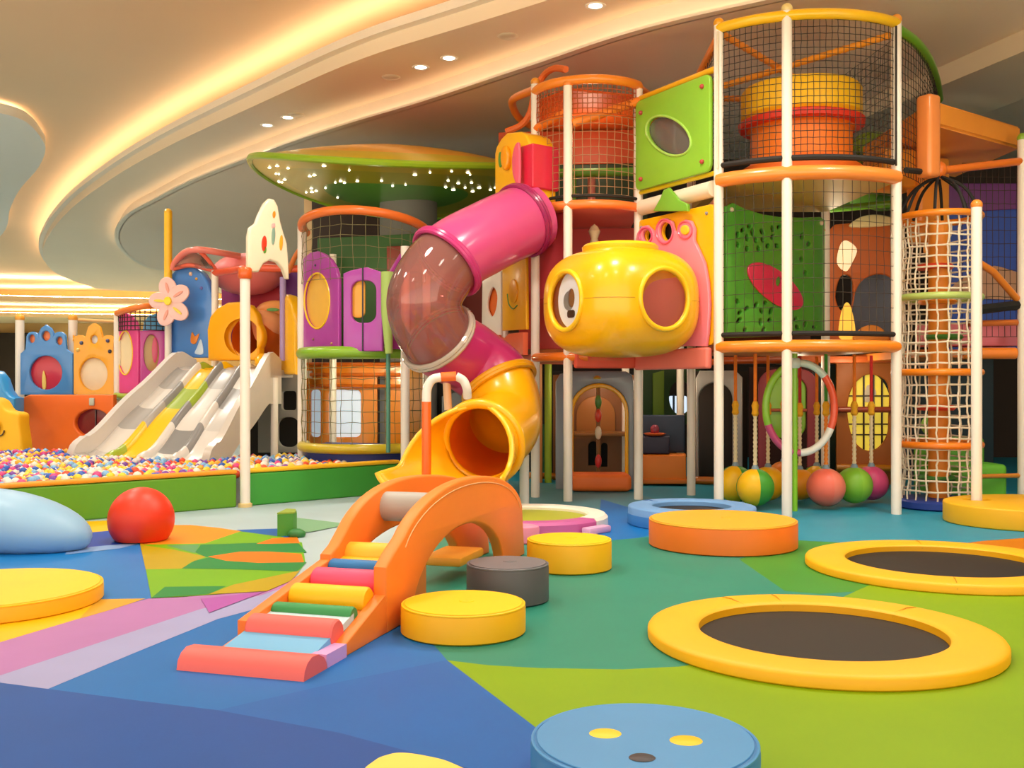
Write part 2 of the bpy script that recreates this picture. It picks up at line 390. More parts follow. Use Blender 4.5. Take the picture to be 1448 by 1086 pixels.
# lamps and added fill lights
def spot(x, y, z, e, r=.35, ang=150, col=(1, .92, .80)):
    l = bpy.data.lights.new('downlight_or_fill', 'SPOT'); l.energy = e; l.shadow_soft_size = r; l.spot_size = math.radians(ang); l.spot_blend = .9; l.color = col
    o = bpy.data.objects.new('downlight_or_fill', l); C.objects.link(o); o.location = (x, y, z)
    return o
def downlight(x, y, z, label, lit=True):
    t = thing('ceiling_downlight', label, 'ceiling light', (x, y, z), 'recessed downlights')
    MB().lathe([(.09, -.004), (.13, -.012), (.14, 0), (.09, 0)], (x, y, z), 24).obj('trim_ring', M('#F4EEE2', 'paint'), t)
    MB().lathe([(0, -.006), (.088, -.006), (.088, -.001)], (x, y, z), 24).obj('lamp_lens', glow('#FFF4DC', 9), t)
for px, py, lab in [(595, 95, 'left of the two lit downlights above the middle tower, in the tan soffit'), (635, 82, 'right of the two lit downlights above the middle tower, in the tan soffit'),
        (842, 8, 'lit downlight at the very top of the photo, alone in the soffit'), (378, 177, 'left of the two small lit downlights above the leaf canopy'), (407, 166, 'right of the two small lit downlights above the leaf canopy')]:
    p = ceil_pt(px, py, ZS); downlight(p.x, p.y, ZS, lab)
for px, py, lab, nm, ct in [(718, 51, 'flat pale round cover in the soffit, between the paired and the single downlights', 'smoke_detector', 'detector'), (553, 109, 'round grey speaker grille set in the soffit left of the paired downlights', 'ceiling_speaker', 'speaker'), (419, 162, 'small round grey grille beside the downlights above the leaf canopy', 'ceiling_speaker', 'speaker')]:
    p = ceil_pt(px, py, ZS)
    o = MB().lathe([(.05, -.03), (.10, -.028), (.14, -.012), (.15, 0)], (p.x, p.y, ZS), 24).obj(nm, M('#D8C6A8', 'paint'), loc=(p.x, p.y, ZS)); tag(o, lab, ct)
E_D = 420
for x, y in [(-5.2, 20), (-7, 15)]: spot(x, y, ZS-.06, E_D*.6)
for x, y in [(-5, 3), (-1.5, 3), (2, 3), (5.5, 3.5)]: spot(x, y, ZL-.35, E_D*.4)
for x, y in [(-6.5, 11), (-2.2, 10.6), (8, 9), (1.2, 10.2), (4.6, 9.4)]: spot(x, y, ZL-.35, E_D*1.25)
for x, y in [(-5.5, 7), (-2, 7), (1.4, 7.2), (5, 7)]: spot(x, y, ZL-.35, E_D*.55)
for x, y, z, e in [(1.25, 15.2, 1.6, 14), (2.3, 15.2, 1.6, 10), (4.9, 14.7, 1.7, 12), (-2.2, 15.7, 1.75, 45), (-2.2, 15.9, 3.4, 8), (4.6, 14.6, 3.5, 14), (1.1, 14.4, 4.9, 12), (-.6, 15.9, 1.6, 8), (1.36, 12.45, 2.95, 5), (3.9, 14.1, 1.7, 10)]:
    l = bpy.data.lights.new('fill_point', 'POINT'); l.energy = e; l.shadow_soft_size = .12; l.color = (1, .82, .55); o = bpy.data.objects.new('fill_point', l); C.objects.link(o); o.location = (x, y, z)  # added point lights without fittings, brightening the deck and pod interiors
for x, y in [(-8, 18), (-9, 24), (-14, 20), (-12, 14), ]: spot(x, y, 6.3, E_D*1.5)
for x, y in [(-16, 34), (-24, 44), (-14, 48), (-32, 46), (-10, 40)]: spot(x, y, 6.3, E_D*4, .5)
for x, y in [(-34, 54.5), (-27, 57.5), (-20, 59), (-12, 59.5), (-7, 59.5)]: spot(x, y, 5.1, E_D*4, .3, 160, (1, .84, .6))  # added fill spots washing the far wall, no fittings there
for x, y in [(2.2, 16.2), (5.6, 17.2), (8.2, 13)]: spot(x, y, ZI-.06, E_D*.4)
W = bpy.data.worlds.new('hall_fill'); S.world = W; W.use_nodes = True
wn_ = W.node_tree.nodes; wl = W.node_tree.links
wt = wn_.new('ShaderNodeTexCoord'); wsx = wn_.new('ShaderNodeSeparateXYZ'); wr = wn_.new('ShaderNodeValToRGB'); wm = wn_.new('ShaderNodeMapRange')
wl.new(wt.outputs['Generated'], wsx.inputs[0]); wl.new(wsx.outputs['Z'], wm.inputs['Value']); wm.inputs['From Min'].default_value = -.35; wm.inputs['From Max'].default_value = .25
wl.new(wm.outputs['Result'], wr.inputs[0])
# open hall behind: lower half made bright and warm to light the ceiling
wr.color_ramp.elements[0].color = (5.2, 4.1, 2.75, 1); wr.color_ramp.elements[1].color = (1.4, 1.32, 1.22, 1)
wl.new(wr.outputs[0], wn_['Background'].inputs[0]); wn_['Background'].inputs[1].default_value = 1.0
cam = bpy.data.cameras.new('camera'); co = bpy.data.objects.new('camera', cam); C.objects.link(co); S.camera = co
co.location = (0, 0, H); co.rotation_euler = (PI/2, 0, 0); cam.sensor_width = 36; cam.sensor_fit = 'HORIZONTAL'; cam.lens = F*36/1448; cam.clip_end = 200
S.view_settings.view_transform = 'Standard'; S.view_settings.look = 'None'; S.view_settings.gamma = 1; S.view_settings.use_curve_mapping = False
S.view_settings.exposure = -0.08
try:
    S.cycles.use_denoising = True; S.cycles.max_bounces = 8; S.cycles.transparent_max_bounces = 16; S.cycles.caustics_reflective = False; S.cycles.caustics_refractive = False; S.cycles.sample_clamp_indirect = 6
except Exception: pass

# ================================================================== FOREGROUND SOFT PLAY
def disc_prof(r, h, b=.025):
    return [(r-.015, 0), (r, .012), (r, h-b), (r-b*.3, h-b*.3), (r-b, h), (r*.5, h+.004), (0, h+.005)]
def soft_disc(name, label, c, x, y, r, h, side, top=None, group=None, sx=1, sy=1, rot=0, seam=True):
    o = MB().lathe(disc_prof(r, h), (x, y, 0), 72, sx, sy, rot).obj(name, M(side, 'vinyl'), loc=(x, y, 0)); tag(o, label, c, group)
    if top:
        MB().lathe([(r-.022, h+.0005), (r-.024, h+.004), (r*.5, h+.009), (0, h+.01)], (x, y, 0), 72, sx, sy, rot).obj('top_cover', M(top, 'vinyl'), o)
    if seam:
        MB().lathe([(.05, h+.004), (.045, h+.014), (.015, h+.016), (0, h+.013)], (x+r*.05, y, 0), 16).obj('centre_button', M(side if not top else top, 'vinyl'), o)
    MB().tube([(x+(r*sx-.008)*math.cos(a*PI/36)*math.cos(rot)-(r*sy-.008)*math.sin(a*PI/36)*math.sin(rot), y+(r*sx-.008)*math.cos(a*PI/36)*math.sin(rot)+(r*sy-.008)*math.sin(a*PI/36)*math.cos(rot), h-.006) for a in range(72)], .007, 6, True).obj('piping', M(top or side, 'vinyl'), o)
    return o
soft_disc('foam_disc', 'yellow round foam step against the front of the orange arch, low and wide', 'foam step', -.295, 6.22, .378, .175, '#F6B90C', group='round foam steps', top='#FFCB05')
soft_disc('foam_disc', 'dark grey round foam step standing between two yellow ones', 'foam step', -.03, 7.12, .286, .26, '#54565C', group='round foam steps', top='#6E7078')
soft_disc('foam_disc', 'yellow round foam step behind the grey one, at the back foot of the arch', 'foam step', .466, 8.36, .345, .24, '#F6B90C', group='round foam steps', top='#FFCB05')
soft_disc('foam_disc', 'large orange sided round foam platform with amber top in front of the hanging balls', 'foam step', 1.96, 9.55, .68, .245, '#F07A22', group='round foam steps', top='#F9AE2A')
soft_disc('foam_disc', 'large flat yellow round foam mat cut off by the left edge of the photo', 'foam mat', -3.56, 7.0, .72, .115, '#F3B414', top='#FFC80A', seam=False)
cush = soft_disc('floor_cushion', 'blue round floor cushion with two yellow dots and one dark dot', 'cushion', .50, 3.88, .43, .16, '#3480C4', top='#4792D2', seam=False)
for px, py, rx, ry, h, nm in [(856, 1037, .062, .055, '#FAD034', 'yellow_dot'), (970, 1047, .062, .055, '#F8C616', 'yellow_dot'), (908, 1071, .048, .042, '#3A3840', 'dark_dot')]:
    p = gnd(px, py, .17); MB().lathe([(rx, 0), (rx-.004, .003), (0, .0035)], (p.x, p.y, .169), 28, 1, ry/rx).obj(nm, M(h, 'vinyl'), cush)

def trampoline(label, x, y, ro, ri, h, pad_h, mat_h='#2A1C12', mat_z=.012, side=None, group='floor trampolines', seams=(0.6, 2.2, 4.0)):
    t = thing('floor_trampoline', label, 'trampoline', (x, y, 0), group)
    pr = [(ri, mat_z+.004), (ri, h-.012), (ri+.012, h), (ri+.05, h+.004), ((ri+ro)/2, h+.006), (ro-.04, h+.002), (ro-.01, h-.006), (ro, h-.02), (ro, .01), (ro-.01, 0)]
    pad = MB().lathe(pr, (x, y, 0), 96); pad.f.pop(); pad.mi.pop(); pad.f.pop(); pad.mi.pop()
    po = pad.obj('edge_pad', M(pad_h, 'vinyl'), t)
    for a in seams:
        MB().tube([(x+r*math.cos(a), y+r*math.sin(a), z+.001) for r, z in [(ri, h-.03), (ri+.02, h-.003), ((ri+ro)/2, h+.012), (ro-.05, h+.001), (ro, h-.035)]], .004, 5).obj('seam', M('#C89410' if not side else '#2A5A98', 'vinyl'), po)
    MB().lathe([(ri+.03, mat_z-.008), (ri+.03, mat_z), (0, mat_z-.004)], (x, y, 0), 72).obj('jump_mat', M(mat_h, 'mat'), t)
    MB().lathe([(ri-.05, mat_z), (ri-.045, mat_z+.006), (ri-.002, mat_z+.008)], (x, y, 0), 72).obj('mat_border', M('#15110E', 'mat'), t) if not side else None
    if side:
        MB().lathe([(ro-.02, 0), (ro+.004, .01), (ro+.004, h*.55), (ro+.001, h*.58)], (x, y, 0), 96).obj('lower_band', M(side, 'vinyl'), t)
    return t
trampoline('big in-ground trampoline with yellow pad, the one nearer the camera on the lime floor', 1.80, 5.98, 1.0, .70, .075, '#F4B60C', seams=(1.62, 2.0, .62))
trampoline('in-ground trampoline with yellow pad cut by the right edge of the photo', 3.50, 8.32, 1.08, .76, .075, '#F4B60C', seams=(1.4, 4.4))
trampoline('blue padded round trampoline behind the orange foam platform', 1.93, 11.02, .68, .42, .20, '#6FA2DC', '#2A2420', .14, '#2E7CC6', seams=(2.4,))
# low ring pool with white, purple and lime segments
rx, ry = .18, 10.93
t = thing('ring_pool', 'low round play ring with white rim, purple front and lime middle', 'play ring', (rx, ry, 0))
def ring_seg(a0, a1, ri, ro, z0, z1, name, h):
    m = MB(); n = 30; prof = [(ri, z0), (ri, z1-.02), (ri+.02, z1), (ro-.03, z1), (ro, z1-.03), (ro, z0)]
    vs = []; fs = []
    for i in range(n+1):
        a = a0+(a1-a0)*i/n
        for r, z in prof: vs.append((rx+r*math.cos(a), ry+r*math.sin(a), z))
    k = len(prof)
    for i in range(n):
        for j in range(k): fs.append((i*k+j, i*k+(j+1) % k, (i+1)*k+(j+1) % k, (i+1)*k+j))
    fs += [tuple(range(k)), tuple(n*k+j for j in range(k-1, -1, -1))]
    m.add(vs, fs); return m.obj(name, M(h, 'vinyl'), t)
ring_seg(-.62, 3.6, .62, .84, 0, .13, 'ring_segment', '#EDEAE0')
ring_seg(3.6, 5.66, .62, .835, 0, .128, 'ring_segment', '#BE5A9E')
MB().lathe([(.63, .02), (.63, .085), (0, .088)], (rx, ry, 0), 60).obj('middle_mat', M('#A8B030', 'vinyl'), t)
MB().box((rx+.67, ry-.62, .035), (.34, .12, .07), .8, .02).obj('edge_step', M('#D8A8D4', 'vinyl'), t)
o = MB().lathe(disc_prof(.24, .16), (0.02, 9.72, 0), 40, 1, .7).obj('foam_step', M('#F090B4', 'vinyl'), loc=(.02, 9.72, 0)); tag(o, 'small pink foam step half hidden behind the arch and the yellow step', 'foam step')
# red dome ball and blue egg
m = MB(); R = .307; pr = [(0, -.19)]+[(R*math.sin(a), R*math.cos(a)) for a in [PI*(.715-.0715*.5*i) for i in range(21)]]; pr[-1] = (0, R)
o = m.lathe([(r, z+.205) for r, z in pr[1:]], (-3.55, 9.82, 0), 48).obj('dome_ball', M('#E8381C', 'rubber'), loc=(-3.55, 9.82, 0)); tag(o, 'glossy red rubber dome ball sitting on the coloured floor', 'ball')
m = MB().sphere((0, 0, 0), (.82, .42, .30), 40, 20); Mx = Matrix.Rotation(-.12, 4, 'Z') @ Matrix.Rotation(.16, 4, 'Y')
vs = [Mx @ v for v in m.v]; m.v = [Vector((-4.62+v.x, 9.35+v.y, max(v.z+.23, .0))) for v in vs]
o = m.obj('egg_cushion', M('#8FBCE0', 'rubber'), loc=(-4.62, 9.35, 0)); tag(o, 'glossy light blue egg shaped cushion at the left edge beside the red dome', 'cushion')
# little green hinge block
t = thing('foam_wedge', 'small upright green foam wedge standing alone on the pale floor', 'foam block', (-2.24, 10.2, 0))
m = MB().prism([(-2.30, 10.05), (-2.16, 10.12), (-2.14, 10.2), (-2.18, 10.38), (-2.29, 10.42)], 0, .22); m.obj('body_block', M('#4E9A3C', 'vinyl'), t)
MB().prism([(-2.305, 10.06), (-2.15, 10.125), (-2.15, 10.2), (-2.19, 10.38), (-2.29, 10.425)], .221, .235).obj('top_cover', M('#8EA838', 'vinyl'), t)
MB().sphere((-2.11, 10.05, .03), (.09, .07, .055), 16, 8).obj('foot_lobe', M('#2F7A3C', 'vinyl'), t)

# ------------------------------------------------------------------ ramp and arch climber
O = Vector((-1.01, 5.28, 0)); U = Vector((.287, .958, 0)).normalized(); Wd = Vector((-U.y, U.x, 0))
right = VP((O.x, O.y), (O.x+U.x, O.y+U.y)); wid = .72
wd_ = lambda s_: .72-.08*s_
Lo = O+Wd*wid; L2 = O+U*3.9+Wd*.408; left = VP((Lo.x, Lo.y), (L2.x, L2.y))
t = thing('ramp_climber', 'orange foam arch with a ramp of coloured rollers leading up into it', 'climbing ramp', (O.x, O.y, 0))
def arch_outline():
    a = [(.93, 0), (.90, .20), (.90, .40), (1.02, .47)]
    a += [(2.36-1.30*math.cos(q)**1 if q < PI/2 else 2.36-1.52*math.cos(q), .30+.505*math.sin(q)**.85) for q in [PI*i/28 for i in range(4, 27)]]
    a += [(3.88, .22), (3.92, .0), (3.30, 0)]
    a += [(2.30+.98*math.cos(q), .0+.47*math.sin(q)) for q in [PI*i/24 for i in range(1, 24)]]
    a += [(1.30, 0)]
    return a
AO = arch_outline()
for pl, off, s in ((right, -.045, 1), (left, .045, -1)):
    ao = panel('arch_side', M('#F5862A', 'vinyl'), pl, AO if s > 0 else [(1.26, 0), (1.24, .20), (1.24, .40), (1.34, .45)]+[(2.36-(1.0 if q < PI/2 else 1.52)*math.cos(q), .30+.505*math.sin(q)**.85) for q in [PI*i/28 for i in range(4, 27)]]+[p for p in AO[AO.index((3.88, .22)):] if p[0] > 1.33]+[(1.42, .16), (1.42, 0)], t=.09, bev=.02, parent=t, off=off)
    ro = panel('ramp_side', M('#F2812A', 'vinyl'), pl, [(.36, 0), (.36, .07), (.93, .245), (.93, 0)] if s > 0 else [(.36, 0), (.36, .16), (1.24, .37), (1.24, 0)], t=.075, bev=.012, parent=t, off=off)
    crv = [(2.36-(1.24 if s > 0 else .95)*math.cos(q) if q < PI/2 else 2.36-1.44*math.cos(q), .30+.455*math.sin(q)**.85) for q in [PI*i/28 for i in range(3, 27)]]
    MB().tube([pl.pt(u, z, off+.046*s) for u, z in crv], .004, 5).obj('piping', M('#FFC088', 'vinyl'), ao)
def lp(s_, w_, z): p = O+U*s_+Wd*w_; return Vector((p.x, p.y, z))
MB().prism([tuple(lp(.12, 0, 0)[:2]), tuple(lp(.36, 0, 0)[:2]), tuple(lp(.36, .09, 0)[:2]), tuple(lp(.12, .09, 0)[:2])], 0, .075).obj('ramp_nose', M('#CFA4E0', 'vinyl'), t)
rise = lambda s_: .035+.24*s_
bm_ = MB(); vs = [lp(.1, .08, 0), lp(.1, wid-.02, 0), lp(1.75, wd_(1.75)-.08, 0), lp(1.75, .08, 0), lp(.1, .08, .02), lp(.1, wid-.02, .02), lp(1.75, wd_(1.75)-.08, .40), lp(1.75, .08, .40)]
bm_.add(vs, [(0, 1, 2, 3), (4, 5, 6, 7), (0, 1, 5, 4), (1, 2, 6, 5), (2, 3, 7, 6), (3, 0, 4, 7)]).obj('ramp_bed', M('#D8823C', 'vinyl'), t, smooth=0)
def strip(s0, s1, h):
    m = MB(); a = [lp(s0, .08, rise(s0)+.0), lp(s0, wd_(s0)-.08, rise(s0)), lp(s1, wd_(s1)-.08, rise(s1)), lp(s1, .08, rise(s1))]
    m.add(a+[v+Vector((0, 0, -.05)) for v in a], [(0, 1, 2, 3), (7, 6, 5, 4), (0, 1, 5, 4), (1, 2, 6, 5), (2, 3, 7, 6), (3, 0, 4, 7)]).obj('ramp_strip', M(h, 'vinyl'), t, smooth=0)
def bump(s_, r, h, w0=.08, w1=.08, zc=None, full=False, name='roller'):
    """half-round bolster across the ramp"""
    zc = rise(s_)-.02 if zc is None else zc
    a_ = [lp(s_, w0, zc), lp(s_, w0+.012, zc), lp(s_, wd_(s_)-w1-.012, zc), lp(s_, wd_(s_)-w1, zc)]
    m = MB(); m.tube(a_, [r*.88, r, r, r*.88], 28)
    return m.obj(name, M(h, 'vinyl'), t)
strip(.14, .40, '#6AB4E6'); strip(.46, .62, '#BFE0EE'); strip(1.30, 1.48, '#F0C018')
ns = MB(); prf = [(-.13, 0), (-.12, .05), (-.09, .085), (-.04, .105), (.03, .10), (.09, .07), (.13, .02), (.13, 0)]
n0 = [lp(a, -.0, z) for a, z in prf]; n1 = [lp(a, wid+.02, z) for a, z in prf]; k = len(prf)
ns.add(n0+n1, [tuple(range(k)), tuple(range(2*k-1, k-1, -1))]+[(i, i+1, k+i+1, k+i) for i in range(k-1)]+[(k-1, 0, k, 2*k-1)]).obj('roller', M('#EE6A66', 'vinyl'), t, smooth=50)
bump(.40, .085, '#EE6A66', .075, .075); bump(.62, .055, '#2F9454'); bump(.82, .082, '#FBC40E'); bump(1.06, .080, '#F2507E'); bump(1.25, .058, '#1F78BE'); bump(1.47, .082, '#FBC83A')
bump(1.98, .105, '#ACACA8', .07, .07, .63)
bump(2.62, .08, '#C8CCC8', .09, .09, .52)
pl_ = MB(); M4 = Matrix(((U.x, Wd.x, 0, O.x), (U.y, Wd.y, 0, O.y), (0, 0, 1, 0), (0, 0, 0, 1)))
pl_.box((2.75, .25, .16), (.55, .33, .07), 0, .02, M4=M4).obj('inner_step', M('#E8A02C', 'vinyl'), t)

# ================================================================== ROUND NET TOWER (right)
PA, PB, PC, PD, PE = (2.42, 12.0), (3.105, 11.58), (4.43, 11.82), (4.25, 13.9), (2.42, 13.85)
arcR = arc3(PA, PB, PC, 30)
RT = thing('play_tower', 'tallest white post tower with round netted top floor and yellow ring rail', 'play tower', (3.3, 12.6, 0), 'soft play towers')
post(RT, *PA, 0, 5.72, '#F0A820'); post(RT, *PB, 0, 5.735, '#F0D890'); post(RT, *PC, 0, 5.70, '#F0A040')
post(RT, *PD, 0, 5.6); post(RT, *PE, 0, 5.2)
rail(RT, path3(arcR, 5.66), .062, '#F8C418', 'ring_rail')
def deck(parent, poly, z, h, rim_pts, rim_h, t=.10, under=None, rim_r=.075):
    d = MB().prism(poly, z-t, z).obj('deck', M(h, 'vinyl'), parent, smooth=30)
    if rim_pts: rail(d, path3(rim_pts, z-t/2), rim_r, rim_h, 'deck_rim', 'plastic', 14)
    return d
polyR = arcR+[PD, PE]
deck(RT, polyR, 3.93, '#C8B060', arcR, '#F08C3A', rim_r=.085)
deck(RT, polyR, 1.98, '#E88038', arcR, '#F58A22', rim_r=.07)
curve_net(RT, arcR, 4.04, 5.60, '#2A2522', 32, 20, .0042)
curve_net(RT, [PC, PD], 4.04, 5.5, '#2A2522', 18, 14, .0035)
curve_net(RT, [PA, PE], 4.04, 5.5, '#2A2522', 16, 14, .0035)
curve_net(RT, [PE, PD], 4.04, 5.5, '#2A2522', 14, 12, .0035)
curve_net(RT, arcR, 2.05, 3.82, '#3A3228', 20, 11, .0032)
for u0, u1 in ((0, 1),): MB().tube(path3(arcR, 4.05), .035, 8).obj('net_hem', M('#1E1A18', 'net'), RT); MB().tube(path3(arcR, 2.07), .03, 8).obj('net_hem', M('#1E1A18', 'net'), RT)
for p, z0, z1 in ((PC, 4.0, 5.6), (PA, 4.0, 5.6)): MB().tube([(p[0]-.03, p[1]-.075, z0), (p[0]-.03, p[1]-.075, z1)], .012, 6).obj('net_lacing', M('#E0D4BC' if p is PA else '#241E1A', 'rope'), RT)
def wrap_rail(parent, a, b, h1, h2, r=.045, n=26):
    a, b = Vector(a), Vector(b); m = MB(); pts = []; rr = []
    for i in range(n*2+1):
        pts.append(a.lerp(b, i/(n*2))); rr.append(r*(1.0 if i % 2 else .82))
    return m.tube(pts, rr, 10).obj('padded_rail', M(h1, 'vinyl'), parent)
wrap_rail(RT, (2.46, 12.05, 5.62), (4.22, 13.85, 5.40), '#F59A38', 0)
wrap_rail(RT, (4.40, 11.9, 5.55), (2.48, 13.8, 5.40), '#F5A028', 0)
wrap_rail(RT, (2.42, 12.1, 5.05), (2.42, 13.8, 5.35), '#F5A028', 0)
wrap_rail(RT, (2.5, 13.85, 5.35), (4.2, 13.9, 5.38), '#E88A28', 0)
for za in (5.56, 3.66): rail(RT, [(PA[0], PA[1]+.1, za-.0), (PE[0], PE[1], za-.1)], .05, '#E8A890' if za < 4 else '#F08A30')
rail(RT, [(PE[0], PE[1], 3.55), (PD[0], PD[1], 3.58)], .055, '#E07830')
# green leaf panel on the lower floor
plG = VP((2.50, 12.10), (4.20, 13.86))
ol = pxpoly(plG, [(1025, 478), (1025, 292), (1034, 287), (1050, 295), (1075, 303), (1100, 307), (1130, 308), (1158, 307), (1165, 312), (1165, 474)])
hol = []
rnd = random.Random(3)
for (x0, x1, y0, y1, n) in ((1040, 1100, 318, 352, 17), (1128, 1146, 328, 390, 4), (1040, 1095, 425, 468, 13), (1098, 1150, 450, 470, 6)):
    k = 0; tries = 0
    while k < n and tries < 300:
        tries += 1
        cx, cy = rnd.uniform(x0, x1), rnd.uniform(y0, y1)
        if all(math.hypot(cx-a, cy-b) > 9.5 for a, b, _ in hol):
            hol.append((cx, cy, rnd.uniform(-.6, .9))); k += 1
pinkc = ell((1092, 405), 47, 21, 32, .68)
gp = panel('leaf_panel', M('#58B43C', 'plastic'), plG, ol, [pxell(plG, a, b, 3.0, rnd.uniform(3.6, 6), 8, c) for a, b, c in hol], .05, .008, RT)
panel('oval_inset', M('#E83A66', 'plastic'), plG, [plG.uz(*p) for p in pinkc], [pxell(plG, 1096, 398, 4, 7, 10, .2), pxell(plG, 1111, 424, 3, 5, 8, .3)], .03, .01, gp, .04)
for px, py in ((1031, 297), (1158, 316)):
    u, z = plG.uz(px, py); bolt(gp, plG, u, z, .035, '#E8D8C0', .03)
panel('back_board', M('#5A2418', 'vinyl'), plG, [(0.02, 2.0), (plG.L-.02, 2.0), (plG.L-.02, 3.6), (.02, 3.6)], t=.03, parent=RT, off=-.18)
# curved green rail and netting sweeping back to the right
gr = [ceil_pt(x, y, 5.62) for x, y in [(1268, 40), (1295, 60), (1313, 85), (1323, 112), (1328, 140)]]
grc = cat(gr, 5); gpoly = [(v.x, v.y) for v in grc]
rail(RT, grc, .06, '#6FB02E', 'ring_rail')
gl = gpoly[:9]; curve_net(RT, gl, 3.95, 5.6, '#2A2522', 11, 18, .004); curve_net(RT, gpoly[8:], 4.98, 5.6, '#2A2522', 16, 8, .004)
# spinner drum on the top floor
dc = (3.62, 12.85, 3.935)
t = thing('spinner_drum', 'yellow drum over a red lip and orange base inside the round netted top floor', 'play drum', dc)
MB().lathe([(.66, 0), (.74, .05), (.74, .24), (.64, .30), (.62, .33)], dc, 48).obj('drum_foot', M('#F0701C', 'vinyl'), t)
MB().lathe([(.62, .331), (.62, .72), (.66, .74)], dc, 48).obj('drum_core', M('#F5801E', 'vinyl'), t)
MB().lathe([(.66, .741), (.76, .76), (.77, .83), (.70, .86)], dc, 48).obj('drum_lip', M('#E0351E', 'vinyl'), t)
MB().lathe([(.70, .861), (.735, .90), (.735, 1.20), (.70, 1.25), (.5, 1.27), (0, 1.275)], dc, 48).obj('drum_top', M('#FBC414', 'vinyl'), t)

# hanging ball swings below the lower deck
def hang_ball(px, py, r_px, Y, c1, c2, label, top_c='#F08020', low='#E8D8B0', rz=.15, nseg=4):
    c = at(px, py, Y); r = r_px*Y/F
    if c.z-r < .03: c.z = r+.03
    t = thing('hanging_ball', label, 'hanging ball', (c.x, c.y, c.z), 'balls hanging under the net tower')
    n = 32; m = MB().sphere(c, r, n, 16, Matrix.Rotation(rz, 4, 'Z')); m.mi = [0]*len(m.f)
    for fi, f in enumerate(m.f):
        k = (fi % n) if fi < 14*n else (fi-14*n)//2
        m.mi[fi] = int(k/(n/nseg)) % 2
    m.obj('ball', [M(c1, 'rubber'), M(c2, 'rubber')], t)
    zt = 1.86; zm = zt-(zt-c.z-r)*.48
    MB().tube([(c.x, c.y, zt), (c.x, c.y, zm)], .021, 8).obj('strap', M(top_c, 'rope'), t)
    MB().lathe([(.024, -.09), (.045, -.06), (.036, -.01), (.046, .04), (.026, .09)], (c.x, c.y, zm), 12).obj('knot', M('#F0B020', 'rope'), t)
    pts = []; rr = []
    for i in range(25): pts.append((c.x, c.y, zm-.06+(c.z+r+.03-zm+.06)*i/24)); rr.append(.019+.009*(i % 2))
    MB().tube(pts, rr, 8).obj('rope', M(low, 'rope'), t)
    MB().lathe([(.05, -.02), (.04, .02), (.018, .05)], (c.x, c.y, c.z+r), 14).obj('neck', M('#7E98A8', 'rubber'), t)
hang_ball(1040, 687, 26, 12.75, '#FBC40E', '#3F9A30', 'yellow and green striped hanging ball just right of the left front post', rz=.25)
hang_ball(1068, 689, 26.5, 12.25, '#FBC40E', '#48A034', 'yellow and green striped hanging ball in front, biggest of the striped ones', rz=.05)
hang_ball(1086, 686, 24, 12.95, '#FBC40E', '#FBB80C', 'plain yellow hanging ball behind the front striped ball')
hang_ball(1108, 690, 23, 13.75, '#F08A20', '#F08A20', 'orange hanging ball behind the middle front post, left side', top_c='#E85A20')
hang_ball(1131, 690, 22, 13.0, '#F5A018', '#F5A018', 'amber hanging ball just right of the green pole', top_c='#C03020')
hang_ball(1155, 687, 22, 13.4, '#FBC40E', '#48A034', 'yellow hanging ball with green top behind the salmon ball', rz=.2)
hang_ball(1168, 689, 27, 12.3, '#F0705A', '#EE7E68', 'salmon hanging ball, nearest of the right hand three', top_c='#3F9030', low='#F08A30')
hang_ball(1208, 686, 25.5, 12.55, '#7FC030', '#8CC83C', 'lime green hanging ball between the salmon and the pink ball')
hang_ball(1232, 683, 24, 12.98, '#D8487E', '#D04A7A', 'pink hanging ball, last on the right beside the white post', top_c='#D02828')
# hoop and green pole
t = thing('climbing_hoop', 'upright hoop of green, white and red tube on a lime pole under the net tower', 'hoop', at(1124, 722, 12.1)*1)
t.location = (t.location.x, 12.1, 0)
hc = at(1132, 577, 12.1)
def hoop(a0, a1, h):
    MB().tube([(hc.x+.405*math.cos(a), 12.12, hc.z+.53*math.sin(a)) for a in [a0+(a1-a0)*i/16 for i in range(17)]], .045, 10).obj('hoop_tube', M(h), t)
hoop(PI*.55, PI*1.12, '#86C030'); hoop(PI*.55, PI*.25, '#CFE0D4'); hoop(PI*.25, -PI*.15, '#E85430'); hoop(-PI*.15, -PI*.5, '#E8EAE4'); hoop(-PI*.5, -PI*.88, '#C04878')
MB().tube([(at(1124, 700, 12.1).x, 12.1, .0), (at(1124, 700, 12.1).x, 12.1, 1.86)], .032, 12).obj('pole', M('#86C822'), t)
MB().lathe([(.05, -.06), (.065, -.04), (.065, .04), (.05, .06)], (at(1124, 700, 12.1).x, 12.1, hc.z+.53), 14).obj('clamp', M('#CFE0D4'), t)

# ================================================================== ROPE CLIMBING TUBE
nx, ny, nr = 5.2, 12.5, .475
t = thing('net_climbing_tube', 'tall round white rope climbing tube with orange rings on a blue foot', 'climbing net', (nx, ny, 0))
circ = [(nx+nr*math.cos(a), ny+nr*math.sin(a)) for a in [2*PI*i/48 for i in range(49)]]
zr = [H-(y-CY)/F*12.03 for y in (299, 417, 526, 631)]
def cyl(u, v): a = 2*PI*u+.06*math.sin(v*40+u*20)*.3; rr = nr-.03-.018*math.sin(v*PI*4)**2; return Vector((nx+rr*math.cos(a), ny+rr*math.sin(a), .09+(zr[0]-.09)*v))
MB().net(cyl, 22, 27, .0115, 5, 2, .008).obj('rope_net', M('#E8DCC6', 'rope'), t)
for z, h in zip(zr, ('#F58C20', '#B8D070', '#F58A18', '#F58418')): rail(t, path3(circ[:-1], z), .042, h, 'hoop_ring', 'plastic', 10, True)
MB().lathe([(.50, 0), (.53, .02), (.53, .09), (.49, .11), (.2, .115), (0, .115)], (nx, ny, 0), 48).obj('foot_ring', M('#23409A', 'vinyl'), t)
apex = Vector((nx, ny, zr[0]+.52))
